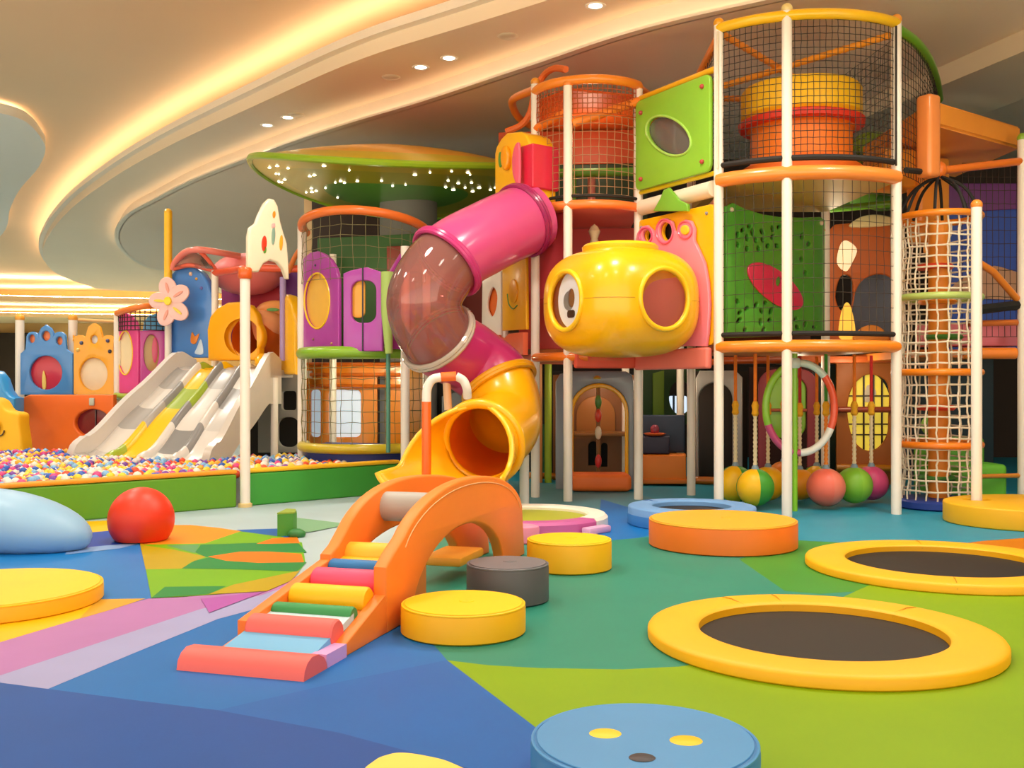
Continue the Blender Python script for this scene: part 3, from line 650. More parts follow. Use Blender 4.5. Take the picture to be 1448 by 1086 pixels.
for i in range(8):
    a = 2*PI*i/8+.3; q = Vector((nx+nr*math.cos(a), ny+nr*math.sin(a), zr[0]))
    mid = (apex+q)/2+Vector((math.cos(a)*.06, math.sin(a)*.06, .08))
    MB().tube(cat([apex, mid, q], 6), .02, 6).obj('hanger_strap', M('#1C1A18', 'net'), t)
MB().sphere(apex+Vector((0, 0, .06)), (.10, .10, .11), 16, 10).obj('ball_joint', M('#F07A28'), t)
ctr = [(nx+.10*math.cos(i*1.1), ny+.10*math.sin(i*1.1), .12+i*.11) for i in range(32)]
rail(t, [(nx, ny, .12), (nx, ny, zr[0]-.05)], .12, '#E08420', 'core_pole', 'vinyl')
for i in range(7): MB().lathe([(.0, -.03), (.2, -.03), (.23, 0), (.2, .03), (0, .03)], (nx+.06*math.sin(i*2), ny+.05*math.cos(i*2), .35+i*.43), 20).obj('climbing_step', M(('#3E8030', '#F08A18', '#D83E1C', '#E8A018')[i % 4], 'vinyl'), t)

# ================================================================== FAR RIGHT ORANGE TOWER
OT = thing('play_tower', 'orange roofed tower at the right edge behind the rope tube and yellow disc', 'play tower', (6.0, 13.2, 0), 'soft play towers')
post(OT, 5.165, 11.4, .0, H-(290-CY)/F*11.4, '#F08A30')
post(OT, 6.47, 13.0, 0, 4.62, '#8AB838'); post(OT, 6.5, 15.6, 0, 4.5)
slab = [(4.98, 12.15), (6.66, 13.42), (6.62, 15.3), (4.95, 14.5)]
rf = MB().prism(slab, 4.58, 4.87).obj('roof_slab', M('#F59A36', 'vinyl'), OT, smooth=20)
bmx = bmesh.new(); bmx.from_mesh(rf.data); bmesh.ops.bevel(bmx, geom=bmx.edges[:], offset=.03, segments=3, affect='EDGES'); bmx.to_mesh(rf.data); bmx.free()
MB().box((4.95, 12.19, 4.44), (.215, .215, .98), .5, .05, 3).obj('column_block', M('#EE8E48', 'plastic'), OT)
MB().box((5.35, 13.4, 3.95), (.28, .28, 1.25), .3, .05, 3).obj('column_block', M('#EE9030', 'plastic'), OT)
MB().box((5.75, 13.9, 3.9), (.26, .26, 1.3), .3, .05, 3).obj('column_block', M('#F0A040', 'plastic'), OT)
MB().box((5.02, 13.5, 4.3), (.62, .5, .5), .3, .04, 3).obj('column_block', M('#E89428', 'plastic'), OT)
rail(OT, [apex+Vector((.05, 0, .06)), (6.45, 13.0, apex.z+.28)], .05, '#EE7A26')
MB().tube([(PC[0]+.12, PC[1]+.02, 3.97), apex+Vector((-.1, -.05, .02))], .035, 8).obj('black_strap', M('#181614', 'net'), OT)
pB = VP((6.75, 15.9), (8.75, 15.9))
panel('mural_board', M('#2A52B8', 'vinyl'), pB, [(0, 2.0), (2, 2.0), (2, 4.6), (0, 4.6)], t=.05, parent=OT)
panel('mural_band', M('#6A2A78', 'vinyl'), pB, [(0, 4.15), (2, 4.25), (2, 4.6), (0, 4.6)], t=.03, parent=OT, off=.045)
panel('mural_hill', M('#C89878', 'vinyl'), pB, smooth_poly([(0, 2.9), (.6, 3.32), (1.2, 3.22), (2, 3.4), (2, 2.85), (1.0, 2.8)], 5), t=.02, parent=OT, off=.045)
curve_net(OT, [(5.72, 13.02), (6.42, 13.05)], 2.1, 4.3, '#3A2C22', 9, 13, .004)
deck(OT, [(5.2, 13.1), (6.5, 13.1), (6.5, 15.7), (5.2, 15.7)], 1.94, '#D87A28', [(5.72, 13.04), (6.40, 13.04)], '#F08420')
rail(OT, [(5.73, 12.62, 3.0), (5.98, 12.75, 2.9), (6.4, 13.0, 2.58)], .045, '#EE8A2A'); rail(OT, [(5.76, 12.9, 2.26), (6.4, 13.0, 2.28)], .04, '#C86A28')
MB().tube([(5.78, 12.7, 2.42), (6.4, 13.0, 2.50)], .06, 8).obj('black_strap', M('#181614', 'net'), OT)
MB().box((6.0, 13.5, 2.14), (1.2, .4, .3), 0, .03).obj('foam_block', M('#E88090', 'vinyl'), OT)
panel('rear_board', M('#17303A', 'vinyl'), VP((4.6, 16.2), (7.6, 16.2)), [(0, 0), (3, 0), (3, 1.9), (0, 1.9)], t=.05, parent=OT)
# stairs of green soft blocks below it
for (x, y, z0, sx, sy, sz, h, lab) in ((5.98, 13.25, 0, .62, .5, .48, '#66B82E', 'bright green foam block, lower front one beside the yellow disc'), (6.0, 14.1, 0, .75, .6, .78, '#5AA82C', 'green foam block, tall rear one behind the lower green block')):
    o = MB().box((x, y, z0+sz/2), (sx, sy, sz), 0, .06, 4).obj('foam_block', M(h, 'vinyl'), loc=(x, y, z0)); tag(o, lab, 'foam block', 'green foam blocks')
o = MB().sphere((5.78, 14.1, .93), .15, 24, 14).obj('soft_ball', M('#86C040', 'rubber'), loc=(5.78, 14.1, .93)); tag(o, 'lime green ball resting on the tall rear green foam block', 'ball')
rail(OT, [(5.76, 12.85, .34), (6.45, 13.0, .34)], .03, '#D8882C')
# yellow disc around the right post
yd = thing('foam_disc', 'flat deep yellow round foam platform at the right edge, a white post rising through it', 'foam step', (5.72, 11.1, 0), 'round foam steps')
out = ell((0, 0), 1.0, .84, 64); ho = ell((-.555, .30), .15, .12, 24)
hz = VP((5.72, 11.1), (6.72, 11.1))
cu = panel('disc_body', M('#EFB516', 'vinyl'), hz, out, [ho], .22, .02, None)
me = cu.data; me.transform(hz.M().inverted()); me.transform(Matrix.Translation((0, 0, .11))); finish(me, 40); cu.parent = yd

# ================================================================== MIDDLE SLIDE TOWER
P1, P2, P3, P4, P5, P6 = (.31, 13.6), (.715, 13.12), (1.645, 13.34), (1.76, 15.9), (.35, 15.6), (-.11, 14.6)
arcM = arc3(P1, P2, P3, 24)
MT = thing('play_tower', 'white post tower with orange roof ring between the tube slide and the lime panel', 'play tower', (.8, 13.9, 0), 'soft play towers')
post(MT, *P1, 0, 5.50, '#E89A28'); post(MT, *P2, 0, 5.34, '#F08A28'); post(MT, *P3, 0, 5.36, '#F09030'); post(MT, *P4, 0, 5.4); post(MT, *P5, 0, 5.4); post(MT, *P6, 0, 4.9)
rail(MT, path3(arcM, 5.38), .062, '#F5902A', 'ring_rail')
rail(MT, cat([(P3[0], P3[1], 5.36), (2.0, 14.2, 5.36), (1.9, 15.3, 5.36), (.4, 15.6, 5.40), (.0, 14.6, 5.50), (.31, 13.62, 5.42)], 8), .055, '#EE8028', 'ring_rail')
MB().tube(cat([at(800, 98, 13.3), at(783, 97, 13.7), at(768, 108, 14.0), at(756, 132, 14.0), at(750, 158, 14.0), at(738, 176, 14.1), at(716, 186, 14.2)], 6), .045, 8).obj('roof_strap', M('#E8702A', 'vinyl'), MT)
rail(MT, [(P2[0]+.05, P2[1], 4.83), (P3[0], P3[1]-.03, 5.17)], .058, '#F5882A'); rail(MT, [(P1[0], P1[1], 4.88), (P2[0], P2[1]+.03, 5.0)], .055, '#F07F28')
deck(MT, arcM+[P4, P5, P6], 3.84, '#EA7A72', arcM, '#F57E38', rim_r=.06)
deck(MT, arcM+[P4, P5, P6], 1.90, '#D8603C', arcM[:14], '#F58420', rim_r=.06)
curve_net(MT, arcM, 3.92, 4.92, '#A8805C', 16, 10, .0045); curve_net(MT, arcM, 4.95, 5.33, '#B0501C', 26, 6, .006)
rf = MB().prism([(.35, 13.75), (.75, 13.2), (1.6, 13.5), (1.8, 15.3), (.35, 15.5)], 5.28, 5.31).obj('roof_cover', M('#E8621C', 'vinyl'), MT)
MB().tube(path3(arcM, 3.90), .022, 6).obj('net_hem', M('#1E1A16', 'net'), MT)
plM = VP((-.2, 15.3), (2.0, 15.1))
panel('rear_board', M('#1E3A20', 'vinyl'), plM, [(0, 3.85), (2.2, 3.85), (2.2, 4.75), (0, 4.75)], t=.04, parent=MT)
panel('rear_board', M('#B84418', 'vinyl'), plM, [(0, 4.75), (2.2, 4.75), (2.2, 5.25), (0, 5.25)], t=.04, parent=MT)
rail(MT, [(.6, 14.4, 4.46), (1.75, 14.3, 4.46)], .06, '#5FA030', 'rail', 'vinyl')
for x, h in ((.55, '#3E9038'), (.85, '#6CA838'), (1.12, '#C07868')): rail(MT, [(x, 14.45, 3.85), (x, 14.45, 4.44)], .055, h, 'pad_post', 'vinyl')
panel('side_board', M('#2F8038', 'vinyl'), VP((.25, 14.6), (.5, 13.9)), [(0, 3.85), (.7, 3.85), (.7, 4.6), (0, 4.7)], t=.04, parent=MT)
# level between the decks: salmon walls and a small knobbed pillar
panel('inner_board', M('#D85A58', 'vinyl'), VP((.1, 14.75), (1.75, 14.6)), [(0, 2.0), (1.65, 2.0), (1.65, 3.72), (0, 3.72)], [rrect(.7, 1.3, 2.2, 3.0, .15)], t=.04, parent=MT)
panel('inner_board', M('#B83A44', 'vinyl'), VP((.34, 13.75), (.74, 13.3)), [(0, 2.6), (.55, 2.75), (.55, 3.74), (0, 3.74)], t=.03, parent=MT)
MB().lathe([(.05, 0), (.06, .2), (.045, .24), (.08, .34), (.05, .40), (0, .44)], (1.10, 13.7, 3.2), 16).obj('cone_knob', M('#E0D8B0', 'vinyl'), MT)
MB().tube([(1.10, 13.7, 1.9), (1.10, 13.7, 3.2)], .05, 10).obj('pad_post', M('#D8C8B8', 'paint'), MT)
# lime panel, the yellow panel and the pink ear board on the face toward the net tower
plP = VP(P3, PA); LP = plP.L
lime = panel('lime_panel', M('#8CC63A', 'plastic'), plP, rrect(.03, LP-.07, 4.0, 5.15, .09), [[plP.uz(*p) for p in ell((952, 193), 34, 23, 36, .62)]], .05, .012, MT, .05)
rim = [plP.pt(*plP.uz(*p), .075) for p in ell((952, 193), 35, 24, 36, .62)]
MB().tube(rim, .016, 8, True).obj('window_rim', M('#A8D860', 'plastic'), lime)
panel('window_pane', clear('#8A8480', .55), plP, [plP.uz(*p) for p in ell((952, 193), 33, 22, 36, .62)], t=.01, bev=.002, parent=lime, off=.03)
for u, z in ((.16, 4.13), (.16, 4.98), (LP-.2, 4.13), (LP-.2, 5.02)): bolt(lime, plP, u, z, .085, '#B84040', .03)
rail(MT, [plP.pt(.02, 5.20), plP.pt(LP-.05, 5.20)], .04, '#F5B418')
rail(MT, [plP.pt(.02, 3.98), plP.pt(LP-.05, 3.98)], .03, '#D8C010')
MB().tube([plP.pt(.08, 3.78, 0), plP.pt(LP-.08, 3.80, 0)], .10, 14).obj('padded_beam', M('#EADFC8', 'vinyl'), MT)
panel('pointed_crest', M('#78B838', 'plastic'), plP, pxpoly(plP, [(936, 300), (946, 282), (951, 270), (958, 267), (964, 274), (972, 284), (985, 290), (985, 300)]), t=.05, parent=MT, off=.12)
yp = panel('yellow_panel', M('#FAB90C', 'plastic'), plP, rrect(.03, LP-.07, 1.96, 3.62, .06), [pxell(plP, 948, 328, 9, 13), pxell(plP, 922, 334, 6, 8)], .05, .01, MT, .0)
for u, z in ((.1, 3.52), (LP-.18, 3.52)): bolt(yp, plP, u, z, .03, '#888898', .022)
ears = pxpoly(plP, [(903, 488), (905, 345), (908, 330), (914, 321), (922, 319), (930, 326), (932, 335), (936, 332), (936, 320), (941, 311), (949, 309), (957, 314), (960, 326), (965, 330), (968, 318), (976, 311), (984, 313), (989, 324), (988, 340), (994, 352), (1003, 372), (1008, 400), (1010, 430), (1008, 470), (1005, 490)])
eb = panel('ear_board', M('#F48AA0', 'plastic'), plP, ears, [pxell(plP, 948, 328, 9, 13), pxell(plP, 921, 334, 6, 8)], .05, .012, MT, .06)
for px, py, a, b, h in ((948, 328, 12, 17, '#E8607E'), (921, 334, 9, 11, '#D8507E'), (977, 326, 10, 12, '#E8607E')):
    MB().tube([plP.pt(*plP.uz(*p), .09) for p in ell((px, py), a, b, 24)], .012, 6, True).obj('ear_ring', M(h, 'plastic'), eb)
panel('ear_dot', M('#F8CC30', 'plastic'), plP, pxell(plP, 977, 326, 6, 7), t=.03, parent=eb, off=.09)
panel('back_board', M('#30241C', 'vinyl'), plP, rrect(.1, LP-.1, 3.0, 3.6, .05), t=.02, parent=MT, off=-.08)
sk = VP((P2[0]+.03, P2[1]), (P3[0]-.06, P3[1]-.02))
panel('padded_skirt', M('#E2563C', 'vinyl'), sk, rrect(.03, sk.L-.02, 1.70, 1.90, .03), t=.10, bev=.03, parent=MT, off=.08)
panel('padded_skirt', M('#EC7E72', 'vinyl'), plP, rrect(.05, LP-.08, 1.68, 1.93, .03), t=.10, bev=.03, parent=MT, off=.07)
# small boards left of the tower
plS = VP(P6, P1)
ypl = panel('yellow_panel', M('#F5B418', 'plastic'), plS, pxpoly(plS, [(717, 468), (717, 374), (722, 368), (750, 362), (751, 466)]), t=.05, parent=MT, off=.05)
panel('nose_oval', M('#E8A010', 'plastic'), plS, pxell(plS, 734, 412, 6, 17), t=.03, parent=ypl, off=.08)
MB().tube(cat([plS.pt(*plS.uz(*p), .08) for p in ((725, 416), (727, 430), (733, 437), (739, 432))], 5), .009, 6).obj('smile_line', M('#2F7A3C'), ypl)
plW = VP((-.62, 15.2), (-.14, 14.55))
wp = panel('white_panel', M('#EDE6DA', 'plastic'), plW, pxpoly(plW, [(684, 474), (685, 392), (693, 386), (711, 384), (711, 474)]), [smooth_poly(pxpoly(plW, [(692, 436), (694, 418), (700, 406), (706, 418), (704, 438), (698, 448)]), 4)], .04, .01, MT, .02)
panel('flame_inset', M('#E8702C', 'plastic'), plW, pxpoly(plW, [(689, 452), (690, 404), (709, 404), (709, 452)]), t=.02, parent=wp, off=-.03)
panel('padded_skirt', M('#F07048', 'vinyl'), plS, pxpoly(plS, [(714, 505), (714, 476), (722, 480), (730, 472), (751, 470), (751, 502)]), t=.08, parent=MT, off=.08)
panel('padded_skirt', M('#E86A58', 'vinyl'), plW, pxpoly(plW, [(676, 505), (684, 474), (712, 474), (712, 505)]), t=.06, parent=MT, off=.06)
panel('pink_board', M('#D02C70', 'vinyl'), plS, pxpoly(plS, [(717, 362), (717, 318), (751, 290), (751, 360)]), t=.04, parent=MT, off=-.02)
# yellow slide house with red side
plH = VP((-.24, 13.75), (.27, 13.08))
ho = panel('house_front', M('#FABC18', 'plastic'), plH, pxpoly(plH, [(700, 335), (700, 218), (702, 208), (709, 196), (717, 188), (736, 186), (744, 190), (751, 204), (752, 290), (752, 335)]), t=.42, bev=.03, parent=MT, off=-.2)
panel('knob_oval', M('#F5A010', 'plastic'), plH, pxell(plH, 719, 224, 5.5, 17), t=.08, bev=.03, parent=ho, off=.04)
for px, h in ((709, '#5A9838'), (731, '#7A70A8')): panel('stripe_inlay', M(h), plH, pxell(plH, px, 226 if px < 720 else 218, 2.5, 11), t=.02, bev=.005, parent=ho, off=.015)
panel('red_side', M('#D82848', 'plastic'), plH, rrect(plH.uz(737, 230)[0], plH.uz(755, 230)[0], plH.uz(745, 268)[1], plH.uz(745, 205)[1], .03), t=.44, bev=.02, parent=ho, off=-.2)
panel('pink_edge', M('#F0607C', 'plastic'), plH, smooth_poly(pxpoly(plH, [(735, 252), (733, 228), (737, 208), (743, 207), (743, 262)]), 4), t=.04, parent=ho, off=.09)

# ================================================================== YELLOW POD
nv = Vector((-.864, -.503, 0)); tv = Vector((.503, -.864, 0)); PLn, PWd = 1.60, 1.62
pc = Vector((2.40, 12.04, 0))+nv*PLn/2-tv*PWd/2; pc.z = 2.47
pod = thing('play_pod', 'big glossy yellow capsule pod with two round windows mounted beside the white posts', 'play pod', pc)
def sp(c, e): return math.copysign(abs(c)**e, c)
def podmesh(k, n1=72, n2=36):
    m = MB()
    def fn(u, v):
        th = 2*PI*u; ph = PI*(v-.5)*.9999
        a = PLn/2*k*sp(math.cos(ph), .62)*sp(math.cos(th), .56); b = PWd/2*k*sp(math.cos(ph), .62)*sp(math.sin(th), .56); z = .65*k*sp(math.sin(ph), .74)
        return pc+nv*a+tv*b+Vector((0, 0, z))
    m.grid(fn, n1, n2)
    me = m.mesh('pod', M('#F4B808', 'plastic'))
    bm = bmesh.new(); bm.from_mesh(me); bmesh.ops.remove_doubles(bm, verts=bm.verts, dist=.002); bmesh.ops.recalc_face_normals(bm, faces=bm.faces); bm.to_mesh(me); bm.free()
    return me
def tmp_obj(me):
    o = bpy.data.objects.new('tmp', me); C.objects.link(o); return o
ob = tmp_obj(podmesh(1.0)); ib = tmp_obj(podmesh(.955))
port = [(nv, .33, pc+nv*PLn/2), (tv, .335, pc+tv*PWd/2+nv*-.04)]
cuts = [ib]
for d, r, c in port: cuts.append(tmp_obj(MB().tube([c-d*.35, c+d*.3], r, 48).mesh('cut', M('#F4B808'))))
for c_ in cuts:
    md = ob.modifiers.new('b', 'BOOLEAN'); md.object = c_; md.operation = 'DIFFERENCE'; md.solver = 'EXACT'
dg = bpy.context.evaluated_depsgraph_get(); dg.update()
me = bpy.data.meshes.new_from_object(ob.evaluated_get(dg))
for o_ in [ob]+cuts: bpy.data.objects.remove(o_)
me.transform(Matrix.Translation(-pc)); me.materials.clear(); me.materials.append(M('#F4B808', 'plastic')); me.polygons.foreach_set('material_index', [0]*len(me.polygons)); finish(me, 35)
body = bpy.data.objects.new('pod_shell', me); C.objects.link(body); body.parent = pod
def ringpts(d, c, r, n=48):
    s_ = Vector((-d.y, d.x, 0)); return [c+s_*r*math.cos(2*PI*i/n)+Vector((0, 0, r*math.sin(2*PI*i/n))) for i in range(n)]
for i, (d, r, c) in enumerate(port):
    rr = MB().tube(ringpts(d, c-d*.012, r+.012), .03, 12, True).obj('window_rim', M('#FCC81C', 'plastic'), pod)
    MB().add(ringpts(d, c-d*.07, r+.01)+[c-d*.055], [(k, (k+1) % 48, 48) for k in range(48)]).obj('window_pane', clear('#F0E8E0', .06), pod)
dl, rl, cl_ = port[0]
pl_l = VP((cl_.x-dl.y*-.5, cl_.y+dl.x*-.5), (cl_.x+dl.y*-.5, cl_.y-dl.x*-.5))
if pl_l.n.dot(dl) < 0: pl_l = VP((cl_.x+dl.y*-.5, cl_.y-dl.x*-.5), (cl_.x-dl.y*-.5, cl_.y+dl.x*-.5))
fp_ = panel('face_plate', M('#DCE2EA', 'plastic'), pl_l, ell((.55, 2.48), .28, .33, 40), [ell((.55, 2.50), .07, .11, 20)], .02, .004, pod, -.07)
panel('amber_oval', M('#D89020', 'plastic'), pl_l, ell((.55, 2.50), .085, .125, 24), t=.02, parent=fp_, off=-.09)
panel('dark_mark', M('#3A2C1C', 'plastic'), pl_l, rrect(.48, .63, 2.27, 2.36, .035), t=.012, bev=.003, parent=fp_, off=-.055)
panel('inner_liner', M('#E8A838', 'vinyl'), VP((pc.x-nv.x*.5-tv.x*.45, pc.y-nv.y*.5-tv.y*.45), (pc.x+nv.x*.5-tv.x*.45, pc.y+nv.y*.5-tv.y*.45)), ell((.5, 2.48), .45, .45, 32), [ell((.5, 2.42), .2, .24, 24)], .02, .004, pod, 0)
topc = Vector((pc.x, pc.y, pc.z+.60))
MB().lathe([(.40, -.06), (.45, 0), (.46, .07), (.43, .10), (.38, .10), (.36, .05), (0, .04)], topc, 48).obj('top_collar', M('#FCC418', 'plastic'), pod)
seam = []
for i in range(96):
    th = 2*PI*i/96; a = (PLn/2)*sp(math.cos(th), .56); b = (PWd/2)*sp(math.sin(th), .56); p = pc+nv*a+tv*b
    seam.append(p)
def hits(p): return any((p-c).length < r+.05 for d, r, c in port)
run = []
segs = []
for p in seam+[seam[0]]:
    if hits(p):
        if len(run) > 1: segs.append(run)
        run = []
    else: run.append(p)
if len(run) > 1: segs.append(run)
ms = MB()
for r_ in segs: ms.tube(r_, .0035, 5)
ms.obj('seam', M('#B88A10', 'plastic'), body)

# ================================================================== TUBE SLIDE
TS = thing('tube_slide', 'long spiral tube slide of pink, clear and yellow sections with a yellow scoop exit', 'slide', (-.4, 12.2, 0))
ctrl = [at(752, 306, 13.42), at(690, 335, 12.95), at(632, 370, 12.55), at(600, 425, 12.40), at(620, 478, 12.62), at(666, 508, 13.05), at(706, 545, 13.05), at(713, 598, 12.68), at(682, 626, 11.92)]
path = cat(ctrl, 14); TR = .455
def sub(i0, i1): return path[i0*14:i1*14+1]
def hollow(m, pts, r0, r1, n=40):
    m.tube(pts, r0, n, caps=False); return m
def tseg(i0, i1, mat, name='tube_section'):
    return hollow(MB(), sub(i0, i1), TR, 0).obj(name, mat, TS)
tseg(0, 2, M('#CC4A88', 'plastic')); tseg(2, 4, clear('#F0A8A0', .24), 'clear_section'); tseg(4, 6, M('#BC2C70', 'plastic')); tseg(6, 8, M('#F8B40C', 'plastic'))
def flange(k, h, r=TR+.03, w=.035, name='flange', m=None):
    p = path[k]; t_ = (path[min(k+1, len(path)-1)]-path[max(k-1, 0)]).normalized()
    x = t_.orthogonal().normalized(); y = t_.cross(x)
    f = MB()
    for o_ in (-.022, .022): f.tube([p+t_*o_+(x*math.cos(2*PI*i/48)+y*math.sin(2*PI*i/48))*r for i in range(48)], w, 8, True)
    return f.obj(name, m or M(h, 'plastic'), TS)
flange(3, '#98205C', TR+.012, .03); flange(28, '#C03078'); flange(56, '#E0D8D0', m=clear('#E8DCD0', .6)); flange(84, '#E0A010')
# exit scoop
pe = path[-1]; te = (path[-1]-path[-2]).normalized()
td = Vector((te.x-.15, te.y, -.25)).normalized(); te2 = te
xs = te.cross(Vector((0, 0, 1))).normalized()
def scoop(u, v):
    # u around from one lip over the floor to the other, v outward
    q = min(1, v*1.35); half = PI*(1.0-.60*q*q*(3-2*q))
    a = -PI/2+(u-.5)*2*half
    L = .95*v; c = pe+Vector((te.x, te.y, 0)).normalized()*L*.95+Vector((xs.x, xs.y, 0))*(.36*v*max(0, math.cos(a)))+Vector((0, 0, -.16*v))
    r = TR+.06*v
    return c+xs*math.cos(a)*r*(1+.15*v)+Vector((0, 0, math.sin(a)*r))
sm = MB().grid(scoop, 56, 18)
so = sm.obj('exit_scoop', M('#FBB40E', 'plastic'), TS, smooth=60)
md = so.modifiers.new('thick', 'SOLIDIFY'); md.thickness = .03; md.offset = 1
edge = [scoop(0, v/18) for v in range(4, 18)]+[scoop(u/30, 1) for u in range(31)]+[scoop(1, v/18) for v in range(17, 3, -1)]
rail(TS, edge, .032, '#FCC020', 'scoop_lip', 'plastic', 10)
ex = MB().tube([pe+(xs*math.cos(2*PI*i/48)+te.cross(xs)*math.sin(2*PI*i/48))*(TR+.015) for i in range(48)], .06, 10, True).obj('exit_ring', M('#FBB810', 'plastic'), TS)
hollow(MB(), [p for p in sub(7, 8)], TR-.02, 0).obj('inner_liner', M('#E86A14', 'plastic'), TS)
MB().tube([path[98]+Vector((.25, .1, -.4)), Vector((path[98].x+.25, path[98].y+.1, 0))], .06, 12).obj('support_post', post_m(), TS)
MB().tube([path[60]+Vector((0, 0, -TR)), path[60]+Vector((0.02, 0, -TR-.35))], .05, 10).obj('support_post', M('#F0C8A0', 'paint'), TS)
# bent handrail before the exit
HR = thing('grab_rail', 'bent orange and white grab rail standing left of the tube slide exit', 'handrail', at(603, 700, 11.3))
HR.location.z = 0
hp = lambda x, y: at(x, y, 11.25)
MB().tube([Vector((hp(603, 0).x, 11.25, .0)), hp(603, 568)], .052, 14).obj('lower_tube', M('#F06A1C'), HR)
MB().tube(cat([hp(603, 568), hp(604, 550), hp(611, 537), hp(624, 533)], 6), .050, 14).obj('upper_tube', M('#EDE8E0'), HR)
MB().tube([hp(624, 533), hp(645, 532)], .052, 14).obj('grip_tube', M('#F07228'), HR)
MB().tube(cat([hp(645, 532), hp(655, 538), hp(660, 549), at(661, 562, 11.3)], 6), .048, 14).obj('upper_tube', M('#E8E2DA'), HR)
o = MB().box((-.93, 11.0, .15), (.46, .34, .30), -.1, .03).obj('foam_block', M('#EE6A1E', 'vinyl'), loc=(-.93, 11.0, 0)); tag(o, 'orange foam block lying at the mouth of the tube slide behind the arch', 'foam block')

# ================================================================== PURPLE PLAYHOUSE TOWER
PT = thing('play_tower', 'purple panelled tower with orange arched rail and green ring at the ball pit', 'play tower', (-2.2, 14.8, 0), 'soft play towers')
Q1, Q2, Q3 = (-3.05, 15.2), (-2.07, 14.12), (-1.26, 14.76); arcP = arc3(Q1, Q2, Q3, 30)
post(PT, -3.08, 15.04, 0, 3.86, r=.066); post(PT, -1.475, 14.16, 0, 3.4, r=.062); post(PT, -1.25, 15.0, 0, 3.7); post(PT, -2.9, 16.6, 0, 3.6)
rail(PT, [Vector((p[0], p[1], 3.74+.16*math.sin(PI*i/30))) for i, p in enumerate(arcP)], .065, '#F07A30', 'arch_rail')
rail(PT, path3(arcP, 1.94), .085, '#86B82E', 'ring_rail'); rail(PT, path3(arcP, .60), .07, '#C8B428', 'ring_rail')
inP = [(p[0]*.97-.06, p[1]+.06) for p in arcP]
def ptn(u, v):
    p = lerp(arcP, u); return Vector((p[0], p[1], 2.95+(.77+.14*math.sin(PI*u))*v))
MB().net(ptn, 16, 6, .0042, 4, 1, .014).obj('net', M('#7A7450', 'net'), PT)
curve_net(PT, arcP, .66, 1.88, '#7C7444', 18, 8, .0045, .012)
MB().prism(inP+[(-1.3, 16), (-3.0, 16.6)], 1.9, 1.96).obj('deck', M('#5A8A2C', 'vinyl'), PT)
MB().prism(inP+[(-1.3, 16), (-3.0, 16.6)], .3, .56).obj('foot_pad', M('#22368C', 'vinyl'), PT)
pa = VP((-3.0, 15.12), (-2.30, 14.24)); pb = VP((-2.29, 14.23), (-1.71, 14.03)); pcx = VP((-1.70, 14.03), (-1.36, 14.30))
pu = panel('purple_panel', M('#B044A8', 'plastic'), pa, pxpoly(pa, [(437, 497), (437, 372), (441, 364), (449, 358), (459, 356), (469, 360), (478, 368), (485, 380), (489, 394), (489, 497)]), [pxell(pa, 459, 426, 18, 39, 40)], .06, .015, PT, .09)
panel('window_board', M('#F0BC50', 'plastic'), pa, pxell(pa, 459, 426, 19, 40, 40), t=.03, parent=pu, off=.07)
MB().tube([pa.pt(*p, .12) for p in pxell(pa, 459, 426, 18, 39, 40)], .014, 6, True).obj('window_rim', M('#F8D020'), pu)
for px, py, h in ((457, 376, '#50505C'), (454, 480, '#8A6A50'), (480, 486, '#C0A060')): bolt(pu, pa, *pa.uz(px, py), .125, h, .018)
pv = panel('purple_panel', M('#B048B0', 'plastic'), pb, pxpoly(pb, [(491, 497), (491, 388), (500, 384), (512, 381), (524, 379), (536, 383), (546, 386), (546, 497)]), [[pb.uz(*p) for p in rrect(502, 537, 398, 457, 13)]], .06, .015, PT, .09)
panel('window_board', M('#E8A838', 'plastic'), pb, [pb.uz(*p) for p in rrect(499, 519, 395, 450, 9)], t=.03, parent=pv, off=.05)
MB().tube([pb.pt(*pb.uz(519, 380), .13), pb.pt(*pb.uz(519, 497), .13)], .010, 6).obj('cord', M('#40404C', 'rope'), pv)
panel('purple_panel', M('#A83C98', 'plastic'), pcx, [(0, 1.98), (pcx.L, 1.98), (pcx.L, 2.9), (.2, 3.3), (0, 3.0)], t=.05, parent=PT)
MB().tube([at(549, 385, 13.9), at(547, 440, 13.88), at(550, 500, 13.85)], [.10, .08, .05], 12).obj('lime_drape', M('#A8C86C', 'vinyl'), PT)
MB().tube([at(549, 500, 13.92), at(549, 640, 13.92)], .03, 10).obj('drape_pole', M('#4A8C78', 'paint'), PT)
panel('rear_board', M('#2C5A24', 'vinyl'), VP((-3.2, 16.9), (-1.3, 16.3)), [(0, 2.0), (2.0, 2.0), (2.0, 3.9), (0, 3.9)], t=.04, parent=PT)
panel('rear_board', M('#7A2A18', 'vinyl'), VP((-2.0, 16.4), (-1.0, 16.2)), [(0, 2.0), (1, 2.0), (1, 3.7), (0, 3.7)], t=.04, parent=PT)
